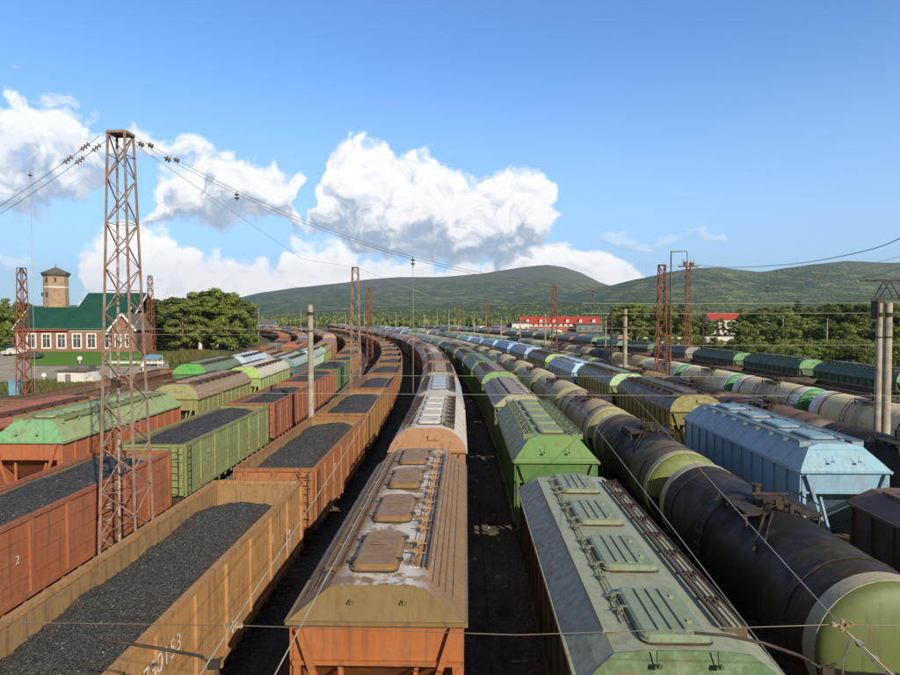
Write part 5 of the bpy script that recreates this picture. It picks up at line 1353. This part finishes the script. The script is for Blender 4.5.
for nm, xs_, sd in (('upper', (-9.93,), 'right'), ('lower', (-9.11,), 'right'), ('upper', (-11.66,), 'left'), ('lower', (-12.2,), 'left')):
    x = xs_[0]; zf = zs if sd == 'right' else (lambda q: 9.2 + 6.0 / 15.9**2 * (q + 27) ** 2)
    for dy_ in (-.3, .3):
        mb = MB()
        for q in ((-.04, .04) if sd == 'right' else (-.09, 0, .09)): insul(mb, (x + q, 19.8 + dy_, zf(x + q) + (.12 if dy_ > 0 else 0)), (1, 0, -.5 if sd == 'right' else .5), 1, .085, .05)
        tag(obj('insulator_string', mb.mesh('insulator_string', M['insul'])), f"{nm} glass insulators on the {'front' if dy_ < 0 else 'rear'} cable just {sd} of the tall mast", 'insulator', 'insulators on the cross-span')
for X, nm in ((-7.1, 'nearest coal train'), (-1.64, 'brown centre train'), (3.9, 'mint green roofed hopper'), (9.2, 'black tank wagons')):
    r = empty('dropper', (X, 19.8, 0), 0, f'vertical dropper with small insulator above the {nm}', 'dropper', 'droppers hanging from the cross-span')
    if X == -1.64: one('hanger_wire', lambda m: m.tube([(0,0,7.2),(0,0,zs(X))], .007, 4), M['pwire'], r)
    one('insulator', lambda m: insul(m, (0,0,zs(X)), (0,0,-1), 2, .085), M['insul'], r)
r = empty('dropper', (-13.6, 19.8, 0), 0, 'long thin dropper hanging left of the tall pale mast', 'dropper', 'droppers hanging from the cross-span')
one('hanger_wire', lambda m: m.tube([(0,0,7.2),(0,0,14.1)], .007, 4), M['pwire'], r); one('insulator', lambda m: insul(m, (0,0,14.0), (0,0,-1), 1, .07), M['insul'], r)
wire('fixing_wire', [(-10.2, 19.8, 7.2), (6, 19.8, 7.15), (22.5, 19.8, 7.2)], .006, 'pwire', 'straight fixing wire crossing above the hoppers in mid picture', group='fixing wires')
wire('fixing_wire', [(-14, 6.1, 6.58), (-2.27, 6.1, 6.58), (.5, 6.1, 6.52), (3.55, 6.1, 6.66), (9, 6.1, 6.6)], .0045, 'wire', 'nearest fixing wire crossing the whole lower picture', group='fixing wires')
for z, lb_ in ((11.0, 'upper'), (9.9, 'middle'), (6.4, 'lower')):
    wire('fixing_wire', [(13, 71, z), (21.5, 71, z - .05), (40, 71, z), (60, 71, z + .1)], .022, 'pwire', f'{lb_} fixing wire stretched from the red mast to the right edge', group='fixing wires')
wire('fixing_wire', [(-50, 71, 8.2), (-12.3, 71, 8.1), (21.5, 71, 8.3)], .018, 'pwire', 'fixing wire crossing the yard between the two slim masts', group='fixing wires')
wire('fixing_wire', [(-62, 104, 6.6), (-20, 104, 6.5)], .02, 'pwire', 'pale fixing wire in front of the birch grove', group='fixing wires')
wire('fixing_wire', [(-9, 32, 6.6), (14, 32, 6.6)], .007, 'pwire', 'thin fixing wire above the second row of hoppers', group='fixing wires')
def cw(name, pts, lab_, r=.007, mat='pwire'): wire(name, pts, r, mat, lab_, group='contact and feeder wires')
def curve_pts(X0, z, s0, s1, step=6, dx_=0):
    out_ = []; s = s0
    while s <= s1: x, y, t = arc(X0 + dx_, s); out_.append((x, y, z)); s += step
    return out_
cw('contact_wire', [(-1.62, 3, 6.55), (-1.8, 19.8, 6.25)] + curve_pts(-1.62, 6.3, 26, 170), 'contact wire running above the brown centre train')
cw('contact_wire', [(-2.1, 3, 6.6), (-2.27, 6.1, 6.6), (-2.75, 14.8, 6.5), (-3.8, 32, 6.6)], 'second pale wire left of the centre contact wire')
cw('contact_wire', [(2.75, 3, 6.3), (2.95, 6.1, 6.3), (3.6, 19.8, 6.7)] + curve_pts(3.45, 6.5, 26, 170), 'contact wire above the mint roofed hopper')
cw('contact_wire', [(3.3, 3.0, 6.55), (3.62, 6.1, 6.6), (5.2, 16, 6.5), (6.4, 24.5, 6.5), (8.55, 40, 6.5)], 'oblique wire running to the clamp over the near tank')
for X0, nm in ((8.55, 'nearest tank train'), (13.65, 'pale blue hopper train')):
    cw('contact_wire', [(X0, 19.8, 6.8)] + curve_pts(X0, 6.5, 26, 170), f'contact wire above the {nm}')
cw('feeder_cable', [(24.1, 70.6, 15.3), (24.0, 60, 14.1), (22.6, 45, 13.2), (20.2, 33, 12.9), (17.4, 25.5, 12.9), (15, 20, 13.2)], 'black feeder cable sagging from the goose-neck to the right edge', .022, 'insul')
cw('feeder_cable', [(21.5, 71, 15.1), (22.5, 72, 15.1), (39.0, 116, 18.9)], 'black cable between the two red masts', .03, 'insul')
cw('feeder_cable', [(40.5, 116, 18.6), (38, 95, 15.2), (34, 70, 13.0), (27, 45, 12.2), (20, 29, 12.05), (15, 20, 12.2)], 'lower black feeder cable rising toward the right edge', .024, 'insul')
cw('feeder_cable', [(-10.85, 19.8, 15.3), (-11.5, 45, 13.6), (-12.3, 71, 15.0)], 'pale cable between tall pale mast and the slim one', .008)
cw('feeder_cable', [(-12.3, 71, 15.0), (-4, 90, 12), (at(487,168), 168, 15)], 'thin cable from the slim mast toward distant masts', .018)
# clamps, steady arms and insulators in the foreground
def steady(pts, label):
    r = empty('steady_arm', pts[0], 0, label, 'steady arm', 'steady arms of the overhead line'); p0 = Vector(pts[0])
    rel = [tuple(Vector(p) - p0) for p in pts]; one('tube', lambda m: m.tube(rel, .016, 8), M['dark'], r)
    e = Vector(rel[-1]); one('clip', lambda m: (m.box(e.x-.02, e.x+.09, e.y-.03, e.y+.03, e.z-.05, e.z+.03), m.tube([tuple(e), tuple(e + Vector((.12,0,.06)))], .015, 6)), M['dark'], r)
steady([(-3.55, 6.1, 6.42), (-3.0, 6.1, 6.34), (-2.6, 6.1, 6.27), (-2.5, 6.1, 6.2)], 'grey steady arm over the nearest coal wagon')
steady([(2.2, 6.1, 6.56), (2.5, 6.1, 6.54), (2.85, 6.1, 6.47), (3.2, 6.1, 6.35), (3.42, 6.1, 6.22)], 'grey steady arm over the mint roofed hopper')
def clamp(x, y, z, label):
    o = MB(); o.box(-.085, .085, -.012, .012, -.012, .012); o.tube([(0,0,-.06),(0,0,.06)], .016, 6); o.tube([(-.085,0,-.01),(-.085,0,.03)], .016, 6); o.tube([(.085,0,-.01),(.085,0,.03)], .016, 6); o.tube([(-.03,-.04,.0),(-.03,.04,.0)], .014, 6); o.tube([(.03,-.04,.02),(.03,.04,.02)], .014, 6)
    tag(obj('wire_clamp', o.mesh('wire_clamp', M['porc']), loc=(x, y, z)), label, 'clamp', 'wire clamps on the near fixing wire')
clamp(-2.27, 6.08, 6.58, 'brass coloured clamp on the fixing wire beside the coal wagon'); clamp(3.58, 6.08, 6.66, 'brass coloured clamp in front of the green tank end')
r = empty('insulator_chain', (3.6, 6.05, 6.62), 0, 'dark insulator chain slanting over the green tank end', 'insulator')
one('rod', lambda m: m.tube([(0,0,0),(.75,-.1,-.72)], .009, 5), M['porc'], r)
for q in (.12, .27, .42): one('insulator', lambda m: m.tube([(q-.035,0,-q*.96+.035),(q,-.01,-q*.96),(q+.035,0,-q*.96-.035)], [.015,.036,.015], 10), M['insul'], r)
one('jumper', lambda m: m.tube([(.05,0,-.05),(-.03,.0,-.3),(-.02,0,-.55),(.02,0,-.8)], .008, 5), M['insul'], r)
one('jumper', lambda m: m.tube([(.45,0,-.42),(.52,0,-.55),(.5,0,-.8)], .01, 5), M['insul'], r)

# ================================================================== haze
hz = MB(); hz.box(-11000, 12000, -250, 10500, -4.5, 760)
hm = bpy.data.materials.new('haze_air'); hm.use_nodes = True; nt = hm.node_tree; nt.nodes.clear()
ho = nt.nodes.new('ShaderNodeOutputMaterial'); pv = nt.nodes.new('ShaderNodeVolumePrincipled'); pv.inputs['Density'].default_value = 5.5e-5
pv.inputs['Color'].default_value = (.62, .79, 1.0, 1); pv.inputs['Anisotropy'].default_value = .2; nt.links.new(pv.outputs[0], ho.inputs['Volume'])
tag(obj('haze', hz.mesh('haze', hm)), 'thin blue haze over the valley', 'haze', kind='stuff')
